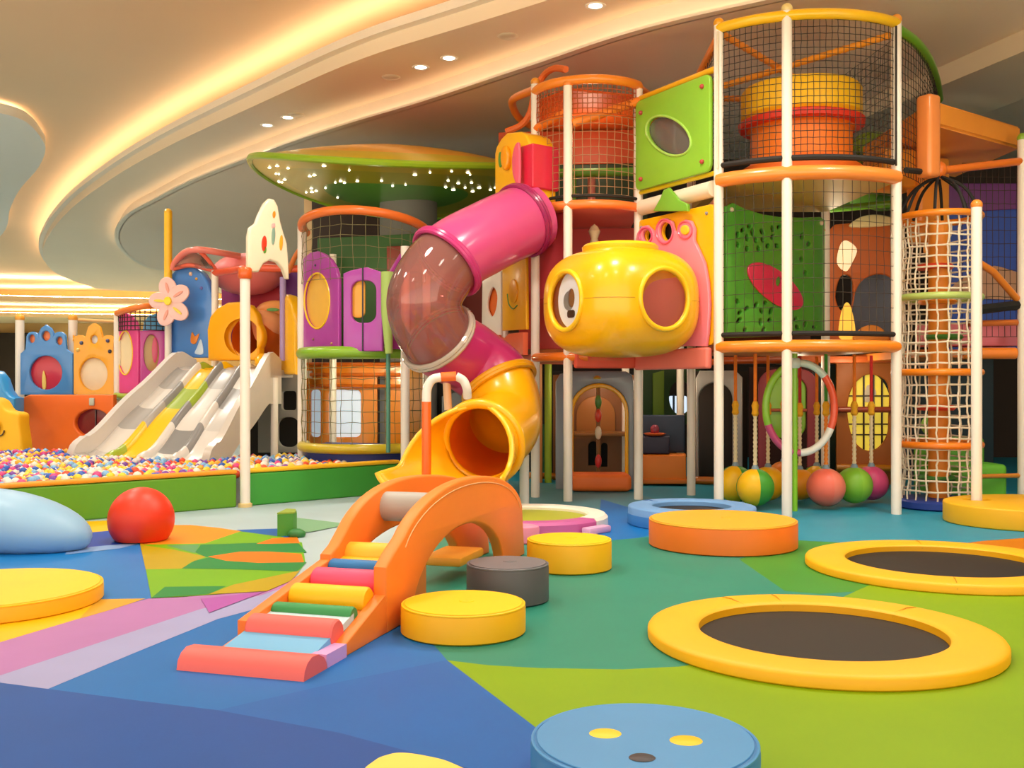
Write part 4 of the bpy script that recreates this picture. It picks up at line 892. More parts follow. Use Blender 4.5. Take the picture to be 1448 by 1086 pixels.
# amber house wall seen through the netting, with lit white windows
pw = VP((-3.3, 17.1), (-1.2, 16.8))
ah = panel('amber_wall', M('#E88A1C', 'plastic'), pw, pxpoly(pw, [(430, 645), (430, 515), (572, 515), (572, 645)]), [[pw.uz(*p) for p in rrect(465, 511, 551, 618, 8)], [pw.uz(*p) for p in rrect(440, 454, 551, 618, 5)], [pw.uz(*p) for p in rrect(534, 546, 530, 640, 3)]], .06, .01, PT)
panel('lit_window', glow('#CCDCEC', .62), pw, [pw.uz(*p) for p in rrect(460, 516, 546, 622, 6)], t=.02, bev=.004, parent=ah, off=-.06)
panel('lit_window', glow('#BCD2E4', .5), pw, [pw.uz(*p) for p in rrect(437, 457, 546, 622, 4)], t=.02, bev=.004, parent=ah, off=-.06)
for q in (515, 530, 546): MB().tube([pw.pt(*pw.uz(436, q), .1), pw.pt(*pw.uz(570, q), .1)], .03, 8).obj('rail', M('#C86414'), ah)
panel('amber_slats', M('#B8761C', 'plastic'), VP((-1.62, 15.6), (-1.2, 15.4)), [(0, .3), (.42, .3), (.42, 1.85), (0, 1.85)], t=.05, parent=PT)

# ================================================================== LEAF CANOPY
cx0, cy0 = -1.95, 17.0
LC = thing('leaf_canopy', 'huge leaf shaped umbrella canopy, yellow on top and green beneath, on a grey column', 'canopy', (cx0, cy0, 0))
def rimz(a): return 4.84+.20*math.cos(2*a)+.10*math.cos(a-PI)
def rimr(a): return 2.40*(1+.035*math.sin(3*a+.5))
def ctop(u, v):
    a = 2*PI*u; r = v; rz = rimz(a)
    zc = 5.34; z = rz*(r**2.2)+zc*(1-r**2.2)
    return Vector((cx0+rimr(a)*r*math.cos(a), cy0+rimr(a)*r*math.sin(a), z))
def cbot(u, v):
    a = 2*PI*u; r = v; rz = rimz(a)-.02
    z = 4.56+(rz-4.56)*(r**1.7)
    return Vector((cx0+rimr(a)*r*.995*math.cos(a), cy0+rimr(a)*r*.995*math.sin(a), z))
MB().grid(ctop, 80, 16, mi=lambda u, v: 0 if v < .42+.08*math.sin(u*30) else (1 if v < .8 else 2)).obj('canopy_top', [M('#F0701C', 'plastic'), M('#F5B81C', 'plastic'), M('#D8C81C', 'plastic')], LC, smooth=60)
MB().grid(cbot, 80, 16, mi=lambda u, v: 0 if v < .50 else (1 if v < .80 else 2)).obj('canopy_underside', [M('#5EAA38', 'plastic'), M('#B0B428', 'plastic'), M('#CCC020', 'plastic')], LC, smooth=60)
rail(LC, [ctop(i/80, 1) for i in range(80)], .055, '#9CC828', 'rim_edge', 'plastic', 8, True)
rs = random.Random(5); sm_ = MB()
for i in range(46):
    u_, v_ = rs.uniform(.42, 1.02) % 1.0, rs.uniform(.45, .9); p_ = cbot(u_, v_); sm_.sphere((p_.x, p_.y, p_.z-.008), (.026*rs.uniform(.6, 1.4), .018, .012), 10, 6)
tag(sm_.obj('glint_dot', glow('#FFF2D0', 5), LC), kind='stuff')  # reflected glints on the glossy underside, put in as small emissive dots
MB().tube([(cx0+.18, cy0+.55, 0), (cx0+.18, cy0+.55, 4.66)], .49, 36).obj('column', M('#8A8884', 'matte'), LC)

# ================================================================== BALL PIT
W0, W1 = Vector((-6.3, 9.79, 0)), Vector((-1.475, 14.166, 0)); wd = (W1-W0).normalized(); wn = Vector((-wd.y, wd.x, 0))   # wn points into the pit
plK = VP((W0.x, W0.y), (W1.x, W1.y)); KL = plK.L
ks = plK.uz(345, 700)[0]
t = thing('padded_barrier', 'long low green padded wall with yellow cap along the front of the ball pit', 'padded barrier', (-3.5, 12.3, 0))
panel('wall_pad', M('#64A224', 'vinyl'), plK, rrect(0, ks-.085, 0, .40, .02), t=.12, bev=.02, parent=t, off=-.08)
panel('wall_pad', M('#3E9E38', 'vinyl'), plK, rrect(ks+.085, KL-.085, 0, .40, .02), t=.12, bev=.02, parent=t, off=-.08)
panel('top_cap', M('#F59A1C', 'vinyl'), plK, rrect(0, ks-.08, .405, .455, .02), t=.15, bev=.02, parent=t, off=-.085)
panel('top_cap', M('#FBC018', 'vinyl'), plK, rrect(ks+.08, KL-.08, .405, .455, .02), t=.15, bev=.02, parent=t, off=-.085)
plK2 = VP((W1.x+.06, W1.y+.12), (-.95, 15.6))
panel('wall_pad', M('#2F8034', 'vinyl'), plK2, rrect(0, plK2.L, 0, .40, .02), t=.1, bev=.02, parent=t); panel('top_cap', M('#F5B818', 'vinyl'), plK2, rrect(0, plK2.L, .405, .455, .02), t=.13, bev=.02, parent=t)
# front post with the cream pointed board
FPx = plK.pt(ks, 0, .03)
FT = thing('play_tower', 'pink and blue slide tower with cream pointed board on a white front post', 'play tower', (-4, 15.5, 0), 'soft play towers')
plC = VP((FPx.x, FPx.y), (FPx.x+.55, FPx.y+.42))
post(FT, FPx.x, FPx.y, 0, 2.85, r=.062)
MB().lathe([(.085, 0), (.085, .04), (.07, .05)], (FPx.x, FPx.y, 0), 20).obj('post_foot', M('#E0C488', 'paint'), FT)
MB().lathe([(.07, -.07), (.085, -.05), (.085, .05), (.07, .07)], (FPx.x, FPx.y, 2.85), 16).obj('post_collar', M('#E06020', 'plastic'), FT)
crest = pxpoly(plC, [(349, 385), (349, 335), (352, 322), (360, 316), (364, 305), (372, 288), (379, 281), (386, 283), (391, 292), (395, 315), (400, 332), (404, 345), (406, 370), (407, 395), (403, 394), (398, 380), (390, 371), (380, 368), (371, 373), (364, 385)])
cp = panel('cream_board', M('#F0E4C8', 'plastic'), plC, crest, t=.10, bev=.025, parent=FT, off=0)
for px, py, a, b, h in ((371, 345, 3.6, 11, '#E83C20'), (384, 334, 2.6, 13, '#88A898'), (385, 304, 2, 5, '#F0901C'), (395, 344, 2.4, 11, '#F0A828'), (384, 320, 2.5, 4, '#F0B0B0'), (372, 354, 2.2, 5, '#5A9838')):
    panel('fruit_inlay', M(h, 'plastic'), plC, pxell(plC, px, py, a, b, 20, .05), t=.02, bev=.004, parent=cp, off=.05)
# ------------------------------------------------------------------ lane slide
TL, TRr, BL, BR = Vector((-5.36, 17.2, 0)), Vector((-3.63, 16.15, 0)), Vector((-6.78, 15.6, 0)), Vector((-4.28, 14.5, 0))
def zl(s):
    s2 = max(0, min(1, (s-.12)/.80)); f = s2*s2*(3-2*s2)*.55+s2*.45
    return 1.74+(.40-1.74)*f+.035*math.sin(s*PI*4)*(1 if .15 < s < .9 else 0)
def sl(a, s, dz=0):
    p = TL.lerp(TRr, a).lerp(BL.lerp(BR, a), s); return Vector((p.x, p.y, zl(s)+dz))
LS = thing('lane_slide', 'wide four lane wavy slide in grey and yellow running down into the ball pit', 'slide', (-5, 15.8, 0))
GR = ['#D9D5CF', '#A9A7A5', '#8A8A8A', '#FBC40E', '#9AB438', '#C9C6C1']; gm = [M(h, 'plastic') for h in GR]
lanes = [(.055, .26), (.285, .49), (.515, .72), (.745, .945)]
lane_col = [[0, 1, 0, 1, 0, 5], [3, 3, 4, 3, 3, 3], [0, 1, 5, 0, 2, 0], [1, 0, 2, 5, 0, 0]]
# the yellow lane is the second from the left
for k, (a0, a1) in enumerate(lanes):
    top = MB().grid(lambda u, v: sl(a0+(a1-a0)*v, u, .05*(2*v-1)**4), 48, 8, mi=lambda u, v: lane_col[k][min(5, int(u*6))])
    lo = top.obj('slide_lane', gm, LS); md = lo.modifiers.new('thick', 'SOLIDIFY'); md.thickness = .05; md.offset = -1
div_col = [[4, 0, 2, 1, 3, 4], [3, 2, 4, 2, 0, 0], [0, 2, 2, 0, 2, 0]]
for k, ac in enumerate((.272, .502, .732)):
    def dv(u, v):
        w_ = .036; x = (v-.5)*2
        return sl(ac+w_*x, u, .0+.16*math.sqrt(max(0, 1-x*x)) * min(1, .3+u*6)*math.sqrt(max(0, min(1, (1-u)*9))) - .03)
    MB().grid(dv, 48, 10, mi=lambda u, v: div_col[k][min(5, int(u*6))]).obj('lane_divider', gm, LS)
def sidewall(a, z_up, z_dn, h, w_):
    m = MB(); n = 40
    for j, da in ((0, 0), (1, w_)):
        for i in range(n+1):
            s = i/n; t_ = min(1, s/.12); e = min(1, (1-s)/.14)
            up = z_up*(.55+.45*t_)*math.sqrt(max(.02, 1-(1-e)**2)); dn = z_dn*(1-.80*max(0, s-.1)/.9)
            m.v.append(sl(a+da, s, up)); m.v.append(sl(a+da, s, -dn))
    o2 = 2*(n+1)
    for i in range(n):
        b = 2*i
        m.f += [(b, b+2, b+3, b+1), (o2+b, o2+b+1, o2+b+3, o2+b+2), (b, o2+b, o2+b+2, b+2), (b+1, b+3, o2+b+3, o2+b+1)]
    m.f += [(0, 1, o2+1, o2), (2*n, o2+2*n, o2+2*n+1, 2*n+1)]; m.mi = [0]*len(m.f)
    o = m.obj('side_wall', M(h, 'plastic'), LS, smooth=35)
    return o
sidewall(.0, .30, .25, '#D4D0CC', .05); sidewall(.95, .26, .55, '#CFC8BE', .05)
MB().prism([(TL.x, TL.y), (TRr.x, TRr.y), (TRr.x+.5, TRr.y+1.5), (TL.x+.2, TL.y+1.6)], 1.60, 1.72).obj('deck', M('#B8B0A6', 'vinyl'), FT)
# ------------------------------------------------------------------ things around the slide top
post(FT, -5.80, 17.3, 0, 4.40, '#F5C030'); MB().tube([(-5.80, 17.3, 2.6), (-5.80, 17.3, 4.38)], .066, 14).obj('post_sleeve', M('#F5C424', 'paint'), FT)
plB = VP((-5.75, 17.45), (-4.85, 17.0))
bp_ = panel('blue_panel', M('#4A86D4', 'plastic'), plB, pxpoly(plB, [(244, 506), (243, 405), (247, 388), (256, 378), (268, 375), (280, 378), (290, 387), (298, 400), (303, 420), (306, 506)]), t=.16, bev=.04, parent=FT, off=0)
for px, py, r, h in ((275, 388, .035, '#F0C8A8'), (283, 395, .025, '#F0B040'), (290, 408, .03, '#6A6AB0')): bolt(bp_, plB, *plB.uz(px, py), .085, h, r)
panel('picture_inlay', M('#E88A30', 'plastic'), plB, smooth_poly(pxpoly(plB, [(275, 484), (277, 470), (281, 476), (287, 472), (282, 486)]), 3), t=.02, bev=.004, parent=bp_, off=.085)
panel('picture_inlay', M('#C8DCF0', 'plastic'), plB, smooth_poly(pxpoly(plB, [(281, 500), (284, 492), (289, 480), (292, 490), (292, 501)]), 3), t=.02, bev=.004, parent=bp_, off=.085)
plFl = VP((-5.95, 17.0), (-5.3, 16.9))
fl = panel('flower_centre', M('#F8E020', 'plastic'), plFl, pxell(plFl, 240, 426, 5, 6), t=.06, parent=FT, off=.06)
for i in range(5):
    a = PI/2+2*PI*i/5+.25; cxx, cyy = 242+17*math.cos(a)*.85, 427-20*math.sin(a)
    panel('flower_petal', M('#F4C8C4', 'plastic'), plFl, pxell(plFl, cxx, cyy, 16, 12.5, 24, -a), t=.04, bev=.012, parent=fl, off=.02+.004*i)
    panel('petal_stripe', M(('#F0A090', '#F0D840')[i % 2], 'plastic'), plFl, pxell(plFl, cxx, cyy, 8, 2, 16, -a), t=.01, bev=.002, parent=fl, off=.05+.004*i)
MB().sphere(plFl.pt(*plFl.uz(259, 417), .0), (.10, .05, .06), 12, 8).obj('flower_bud', M('#F09060', 'plastic'), FT)
plY = VP((-5.05, 16.98), (-4.15, 16.55))
yo = panel('arch_entry', M('#F8B010', 'plastic'), plY, pxpoly(plY, [(298, 510), (297, 466), (301, 448), (311, 436), (326, 428), (342, 427), (357, 432), (366, 444), (370, 460), (371, 510)]), [pxell(plY, 347, 477, 28, 30, 32)], .16, .04, FT, 0)
tc_ = plY.pt(*plY.uz(348, 478)); back = -plY.n
MB().tube([tc_+back*.06, tc_+back*1.0], .35, 32, caps=False).obj('tunnel_liner', M('#D8600C', 'plastic'), yo); MB().tube([tc_+back*1.0, tc_+back*1.03], .36, 32).obj('tunnel_back', M('#C84C10', 'plastic'), yo)
MB().tube(cat([at(362, 462, 16.8), at(378, 460, 16.9), at(392, 462, 17.1), at(408, 452, 17.3)], 6), .25, 24).obj('peach_tunnel', M('#F0A070', 'vinyl'), FT)
MB().sphere(at(390, 440, 17.1), (.33, .25, .18), 20, 10).obj('tunnel_crest', M('#F0A058', 'vinyl'), FT)
panel('leaf_inlay', M('#4E9838', 'plastic'), VP((-4.2, 16.75), (-3.4, 16.75)), pxell(VP((-4.2, 16.75), (-3.4, 16.75)), 386, 438, 9, 2.5), t=.03, bev=.006, parent=FT)
plR = VP((-3.66, 16.5), (-3.30, 15.9))
panel('yellow_side', M('#FBBC14', 'plastic'), plR, pxpoly(plR, [(402, 530), (403, 420), (406, 416), (413, 418), (420, 430), (424, 450), (425, 530)]), t=.20, bev=.05, parent=FT)
MB().sphere(at(372, 512, 16.3), (.12, .25, .14), 16, 10).obj('yellow_hump', M('#F8B814', 'plastic'), FT)
plBk = VP((-4.9, 18.1), (-3.2, 17.6))
panel('magenta_board', M('#9A2A70', 'vinyl'), plBk, pxpoly(plBk, [(314, 510), (314, 390), (352, 390), (352, 510)]), t=.05, parent=FT)
panel('red_board', M('#C83A48', 'vinyl'), plBk, pxpoly(plBk, [(353, 510), (353, 390), (396, 390), (396, 510)]), t=.05, parent=FT)
panel('plum_board', M('#6A2C84', 'vinyl'), plBk, pxpoly(plBk, [(397, 520), (397, 375), (432, 375), (432, 520)]), t=.05, parent=FT)
MB().tube([at(400, 392, 16.2), at(400, 510, 16.2)], .05, 10).obj('lilac_pole', M('#A890C8', 'paint'), FT)
post(FT, *(at(304, 380, 17.0).x, 17.0), 0, 3.38)
R1 = lambda pts, r=.05, h='#EE6A50': rail(FT, cat([at(*p) for p in pts], 6), r, h)
R1([(244, 380, 17.3), (250, 368, 17.2), (262, 357, 17.0), (280, 353, 16.8), (310, 357, 16.9), (338, 362, 17.2)], .055, '#F08478')
R1([(280, 353, 16.8), (293, 366, 16.9), (305, 382, 17.0)], .035)
R1([(246, 380, 17.3), (270, 375, 17.1), (304, 383, 17.0)], .04)
R1([(304, 386, 17.0), (330, 382, 16.6), (352, 379, 16.3), (408, 380, 16.2), (428, 380, 16.2)], .06, '#E85A38')
MB().sphere(at(350, 388, 17.6), (.62, .5, .36), 28, 14).obj('pink_dome', M('#F08080', 'vinyl'), FT)
panel('clear_awning', clear('#F0C8C0', .12), VP((at(250, 0, 17.2).x, 17.2), (at(300, 0, 16.9).x, 16.9)), pxpoly(VP((at(250, 0, 17.2).x, 17.2), (at(300, 0, 16.9).x, 16.9)), [(247, 378), (256, 362), (275, 356), (292, 366), (302, 380)]), t=.02, bev=.004, parent=FT)
R1([(408, 384, 16.2), (418, 362, 15.9), (430, 345, 15.6)], .04, '#E88038')
# grey house front under the slide deck
plU = VP((-4.4, 16.9), (-3.05, 16.3))
panel('grey_front', M('#A8A49C', 'vinyl'), plU, pxpoly(plU, [(366, 640), (366, 515), (432, 515), (432, 640)]), [[plU.uz(*p) for p in rrect(394, 424, 590, 632, 12)], [plU.uz(*p) for p in rrect(400, 420, 553, 580, 4)]], .06, .015, FT)
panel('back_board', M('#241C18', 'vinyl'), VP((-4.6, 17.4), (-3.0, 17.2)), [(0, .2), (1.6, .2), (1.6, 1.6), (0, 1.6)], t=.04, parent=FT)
post(FT, at(388, 600, 16.0).x, 16.0, 0, 1.6)
# ------------------------------------------------------------------ castle playhouse at the far left
CT = thing('playhouse', 'low castle playhouse of blue, yellow and orange boards at the far left', 'playhouse', (-7.6, 18, 0))
for px, Y in ((28, 18.3), (103, 18.1), (168, 17.9)):
    p = at(px, 0, Y); post(CT, p.x, Y, 0, H-(450-CY)/F*Y, '#F0A838', r=.075)
plX = VP((at(28, 0, 18.1).x, 18.1), (at(168, 0, 17.7).x, 17.7))
def crown(x0, x1, xc, yb, ysh, ytop, ear_y, ear_dx, er):
    l = [(x0, yb), (x0, ysh), (xc-ear_dx-er-1, ysh-6)]
    l += [(xc-ear_dx+er*math.cos(a), ear_y-er*math.sin(a)) for a in [PI*1.05-PI*i/8*.95 for i in range(9)]]
    l += [(xc-11, ear_y-6), (xc-7, ytop+5), (xc, ytop), (xc+7, ytop+5), (xc+11, ear_y-6)]
    l += [(xc+ear_dx+er*math.cos(a), ear_y-er*math.sin(a)) for a in [PI*.9-PI*i/8*.95 for i in range(9)]]
    return l+[(xc+ear_dx+er+1, ysh-6), (x1, ysh), (x1, yb)]
cb_ = panel('blue_castle_board', M('#4A8ED4', 'plastic'), plX, pxpoly(plX, crown(30, 104, 66, 558, 500, 459, 478, 19, 9)), [pxell(plX, 66, 527, 23, 24, 32), pxell(plX, 66, 475, 6, 7), pxell(plX, 46, 479, 4.5, 6), pxell(plX, 85, 482, 4.5, 6)], .06, .015, CT)
panel('red_window', M('#C83048', 'plastic'), plX, pxell(plX, 66, 527, 24, 25), t=.02, parent=cb_, off=-.04)
panel('flame_inlay', M('#F0D870', 'plastic'), plX, smooth_poly(pxpoly(plX, [(60, 550), (59, 535), (61, 524), (64, 535), (64, 549)]), 3), t=.02, bev=.004, parent=cb_, off=-.015)
for px, py in ((66, 475), (46, 479), (85, 482)): panel('orange_dot', M('#F07A40', 'plastic'), plX, pxell(plX, px, py, 6.5, 7.5), t=.02, parent=cb_, off=-.04)
cy_ = panel('yellow_castle_board', M('#F2AC1C', 'plastic'), plX, pxpoly(plX, crown(107, 163, 134, 556, 480, 458, 484, 20, 9)), [pxell(plX, 133, 529, 20, 23, 32), pxell(plX, 134, 480, 5, 6)], .06, .015, CT)
panel('cream_window', M('#E8D8B8', 'plastic'), plX, pxell(plX, 133, 529, 21, 24), t=.02, parent=cy_, off=-.04)
panel('heart_dot', M('#D8DCE0', 'plastic'), plX, pxell(plX, 134, 480, 6, 7), t=.02, parent=cy_, off=-.04)
for px, py, h in ((117, 485, '#3A4A78'), (112, 495, '#E0C878'), (154, 482, '#4A4878'), (157, 497, '#3A3850')): bolt(cy_, plX, *plX.uz(px, py), .035, h, .035)
plO = VP((at(33, 0, 17.6).x, 17.6), (at(168, 0, 17.2).x, 17.2))
ob_ = panel('orange_front', M('#F07020', 'vinyl'), plO, pxpoly(plO, [(34, 650), (34, 570), (37, 561), (45, 558), (163, 558), (163, 650)]), [pxell(plO, 133, 598, 25, 19.5, 36)], .12, .03, CT)
panel('dark_window', M('#7A2430', 'plastic'), plO, pxell(plO, 133, 598, 26, 20.5), t=.02, parent=ob_, off=-.05)
MB().tube([plO.pt(*plO.uz(134, 580), -.03), plO.pt(*plO.uz(134, 616), -.03)], .015, 6).obj('window_bar', M('#3A1A20'), ob_)
MB().box(plO.pt(*plO.uz(134, 568), .08), (.09, .04, .13), 0, .015).obj('latch', M('#B8C0B0', 'plastic'), ob_)
rail(CT, [at(100, 452, 18.3), at(168, 455, 18.2)], .03, '#E0B070')
an = thing('animal_rocker', 'yellow foam block with a curved face mark and blue slide board at the left edge', 'play block', (at(10, 0, 16.4).x, 16.4, 0))
plA = VP((at(-60, 0, 16.5).x, 16.5), (at(40, 0, 16.3).x, 16.3))
ab = panel('body_block', M('#FBBE14', 'vinyl'), plA, smooth_poly(pxpoly(plA, [(-40, 660), (-40, 600), (-25, 572), (-8, 562), (6, 566), (16, 580), (33, 584), (35, 600), (35, 660)]), 3), t=.3, bev=.05, parent=an)
panel('face_patch', M('#F5A018', 'vinyl'), plA, pxell(plA, 0, 605, 9, 16), t=.04, parent=ab, off=.16)
MB().tube(cat([plA.pt(*plA.uz(*p), .19) for p in ((2, 592), (8, 597), (10, 606), (6, 612))], 4), .014, 6).obj('face_line', M('#4A3418'), ab)
MB().tube(cat([plA.pt(*plA.uz(*p), .17) for p in ((8, 616), (13, 614), (16, 608))], 4), .012, 6).obj('face_line', M('#4A3418'), ab)
plA2 = VP((at(-60, 0, 17.3).x, 17.3), (at(40, 0, 17.1).x, 17.1))
panel('blue_slide_side', M('#2A94DC', 'plastic'), plA2, pxpoly(plA2, [(-30, 590), (-30, 520), (0, 525), (8, 535), (14, 552), (20, 560), (28, 563), (28, 592)]), t=.3, bev=.05, parent=an)
# pink playhouse
PK = thing('playhouse', 'pink playhouse boards with oval windows under a curved orange rail, beside the flower', 'playhouse', (-6.3, 17.4, 0))
pk1 = VP((at(164, 0, 17.7).x, 17.7), (at(198, 0, 17.4).x, 17.4)); pk2 = VP((at(198, 0, 17.4).x, 17.4), (at(240, 0, 17.6).x, 17.6))
a_ = panel('pink_board', M('#E8509A', 'plastic'), pk1, pxpoly(pk1, [(164, 556), (164, 462), (167, 450), (173, 444), (180, 443), (188, 446), (194, 455), (197, 468), (197, 556)]), [pxell(pk1, 179, 499, 10.5, 31, 32)], .06, .015, PK)
panel('cream_window', M('#F4E4BC', 'plastic'), pk1, pxell(pk1, 179, 499, 11.5, 32, 32), t=.02, parent=a_, off=-.02)
MB().tube([pk1.pt(*p, .03) for p in pxell(pk1, 179, 499, 10.5, 31, 32)], .012, 6, True).obj('window_rim', M('#F8D030'), a_)
b_ = panel('magenta_board', M('#CC4AA0', 'plastic'), pk2, pxpoly(pk2, [(198, 556), (198, 468), (236, 466), (236, 556)]), [pxell(pk2, 214, 499, 11, 26, 32)], .06, .015, PK)
panel('picture_window', M('#C8A468', 'plastic'), pk2, pxell(pk2, 214, 499, 12, 27, 32), t=.02, parent=b_, off=-.04)
panel('picture_inlay', M('#E05078', 'plastic'), pk2, pxell(pk2, 219, 495, 4, 18, 20), t=.01, bev=.002, parent=b_, off=-.02)
panel('blue_crest', M('#4E9ECC', 'plastic'), pk2, pxpoly(pk2, [(202, 468), (204, 455), (211, 446), (221, 443), (230, 448), (236, 458), (236, 467)]), t=.05, parent=PK, off=-.05)
rail(PK, cat([at(166, 443, 17.6), at(180, 438, 17.3), at(205, 433, 17.2), at(240, 432, 17.6)], 6), .055, '#F08030'); MB().tube([at(166, 443, 17.65), at(166, 580, 17.65)], .06, 12).obj('post', post_m(), PK)
rail(PK, cat([at(164, 560, 17.6), at(180, 562, 17.4), at(205, 563, 17.3), at(238, 560, 17.6)], 6), .06, '#9AB838')
pkn = [(p.x, p.y) for p in cat([at(168, 443, 17.6), at(180, 438, 17.35), at(205, 433, 17.25), at(238, 432, 17.6)], 6)]
curve_net(PK, pkn, H-(467-CY)/F*17.4, H-(436-CY)/F*17.4, '#3A3028', 12, 5, .008)

# ================================================================== BALLS
PC_ = ['#F6D23A', '#E9E4DA', '#E0468C', '#2C62C4', '#E8542E', '#7FB8E8', '#7A3FA8', '#F5B030']
WORD = ['yellow', 'white', 'pink', 'blue', 'red orange', 'pale blue', 'purple', 'amber']
rb = random.Random(11); BRr = .053
ico = bmesh.new(); bmesh.ops.create_icosphere(ico, subdivisions=2, radius=BRr); bme = []
for h in PC_:
    me = bpy.data.meshes.new('ball'); ico.to_mesh(me); me.materials.append(M(h, 'rubber')); me.polygons.foreach_set('use_smooth', [True]*len(me.polygons)); bme.append(me)
ico.free()
cnt = 0; heap = MB(); ic1 = bmesh.new(); bmesh.ops.create_icosphere(ic1, subdivisions=1, radius=BRr); ic1.verts.index_update()
iv = [v.co.copy() for v in ic1.verts]; ifc = [[v.index for v in f.verts] for f in ic1.faces]; ic1.free()
def slide_zone(p):
    # keep the balls out of the slide body
    d = (BL-BR); w_ = (p-BR).dot(d.normalized())/d.length; n_ = Vector((d.y, -d.x, 0)).normalized()
    if n_.y < 0: n_ = -n_
    return 0 < w_ < 1.0 and (p-BR).dot(n_) > -.05
row = 0; spots = []
dd = .18+BRr
while dd < 5.4:
    s0 = .04+(row % 2)*.05
    while s0 < KL+2.6:
        p = W0+wd*s0+wn*dd+Vector((rb.uniform(-.016, .016), rb.uniform(-.016, .016), 0))
        px = CX+F*p.x/p.y
        if -25 < px < 572 and not slide_zone(p):
            in_pt = (p-Vector((-2.3, 15.2, 0))).length < .55 or (p.x > -2.9 and p.y > 14.3+abs(p.x+2.07)*.9 and p.y < 17)
            if not in_pt and (s0 < KL-.08): spots.append(p)
        s0 += .101
    dd += .09; row += 1
for i, p in enumerate(spots):
    z = .395+rb.uniform(-.035, .035)+.04*math.sin(p.x*2.3)*math.sin(p.y*1.7); c = rb.choices(range(8), (6, 8, 3, 3, 2, 4, 2, 3))[0]
    px = CX+F*p.x/p.y
    if cnt < 300 and px > -8:
        o = bpy.data.objects.new('pit_ball', bme[c]); C.objects.link(o); o.location = (p.x, p.y, z); cnt += 1
        tag(o, f'small {WORD[c]} plastic ball lying among others just behind the ball pit wall', 'ball', f'{WORD[c]} balls in the ball pit')
    else:
        heap.add([v+Vector((p.x, p.y, z)) for v in iv], ifc, c)
ho_ = heap.obj('pit_ball_fill', [M(h, 'rubber') for h in PC_], smooth=80); tag(ho_, 'mass of mixed coloured plastic balls filling the pit around the slides', 'balls', kind='stuff')

# ================================================================== LOWER FLOOR AND BACK ROW
# grey arch playhouse under the pod
GA = thing('playhouse', 'grey arched play doorway with yellow trim and an orange step, under the yellow pod', 'playhouse', (1.2, 14.6, 0))
plD = VP((at(785, 0, 14.7).x, 14.7), (at(897, 0, 14.5).x, 14.5))
arch = lambda x0, x1, yb, yt: [(x0, yb), (x0, yt+(x1-x0)*.5)]+[((x0+x1)/2-(x1-x0)/2*math.cos(PI*i/16), yt+(x1-x0)*.5-(x1-x0)*.5*math.sin(PI*i/16)) for i in range(1, 16)]+[(x1, yt+(x1-x0)*.5), (x1, yb)]
panel('grey_front', M('#8E96A0', 'plastic'), plD, pxpoly(plD, [(786, 692), (786, 540), (792, 529), (804, 525), (885, 525), (893, 530), (896, 540), (896, 692), (889, 692)]+list(reversed(arch(806, 888.5, 691.9, 542)))+[(806, 692)]), t=.10, bev=.02, parent=GA)
tr_o = arch(806, 889, 690, 542); tr_i = arch(811, 884, 690, 548)
panel('arch_trim', M('#F8B414', 'plastic'), plD, pxpoly(plD, tr_o+list(reversed(tr_i))), t=.12, bev=.015, parent=GA, off=.02)
bk_ = VP((at(780, 0, 16.0).x, 16.0), (at(900, 0, 15.9).x, 15.9))
panel('back_board', M('#7A4A1C', 'vinyl'), bk_, pxpoly(bk_, [(782, 690), (782, 530), (900, 530), (900, 690)]), [pxpoly(bk_, arch(832, 846, 658, 624)), pxpoly(bk_, arch(850, 859, 660, 626))], .05, .01, GA)
panel('arch_inlay', M('#9A6020', 'vinyl'), bk_, pxpoly(bk_, arch(815, 870, 612, 560)), t=.04, parent=GA, off=.05)
MB().box(bk_.pt(bk_.uz(840, 600)[0], bk_.uz(840, 612)[1], .3), (1.0, .4, .06), -.02, .015).obj('shelf', M('#8A5A24', 'vinyl'), GA)
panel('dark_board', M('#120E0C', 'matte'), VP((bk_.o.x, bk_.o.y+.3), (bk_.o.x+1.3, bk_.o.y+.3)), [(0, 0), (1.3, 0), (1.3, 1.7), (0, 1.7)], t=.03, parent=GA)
MB().box((1.24, 14.42, .13), (.84, .5, .24), -.02, .07, 4).obj('orange_step', M('#F0742A', 'vinyl'), GA)
MB().lathe([(.05, 0), (.06, .02), (.02, .05)], plD.pt(*plD.uz(845, 536), .05), 12).obj('badge', M('#E8C030', 'plastic'), GA)
MB().tube([at(846, 545, 14.9), at(846, 600, 14.9), at(846, 690, 15.0)], .03, 8).obj('centre_pole', M('#8A6038', 'paint'), GA)
for y, h in ((568, '#4E8838'), (588, '#D03A2A'), (612, '#E0D8C0'), (652, '#C83030')): MB().sphere(at(846, y, 14.87), (.05, .05, .10), 10, 8).obj('pole_bead', M(h, 'plastic'), GA)
# couch corner
o = thing('corner_sofa', 'dark blue padded seat on an orange base between the arch and the white posts', 'sofa', (2.3, 15.4, 0))
plZ = VP((at(898, 0, 15.2).x, 15.2), (at(972, 0, 15.1).x, 15.1))
panel('seat_base', M('#EE8420', 'vinyl'), plZ, pxpoly(plZ, [(900, 679), (900, 643), (970, 643), (970, 679)]), t=.5, bev=.03, parent=o, off=-.2)
panel('lower_trim', M('#D87418', 'vinyl'), plZ, pxpoly(plZ, [(898, 684), (898, 677), (973, 677), (973, 684)]), t=.56, bev=.02, parent=o, off=-.2)
panel('backrest', M('#24344C', 'vinyl'), plZ, pxpoly(plZ, [(898, 642), (898, 588), (970, 588), (970, 642)]), t=.12, bev=.03, parent=o, off=-.42)
panel('seat_block', M('#2C2A44', 'vinyl'), plZ, pxpoly(plZ, [(900, 642), (900, 617), (947, 617), (947, 642)]), t=.3, bev=.03, parent=o, off=-.15)
u, z = plZ.uz(926, 617)
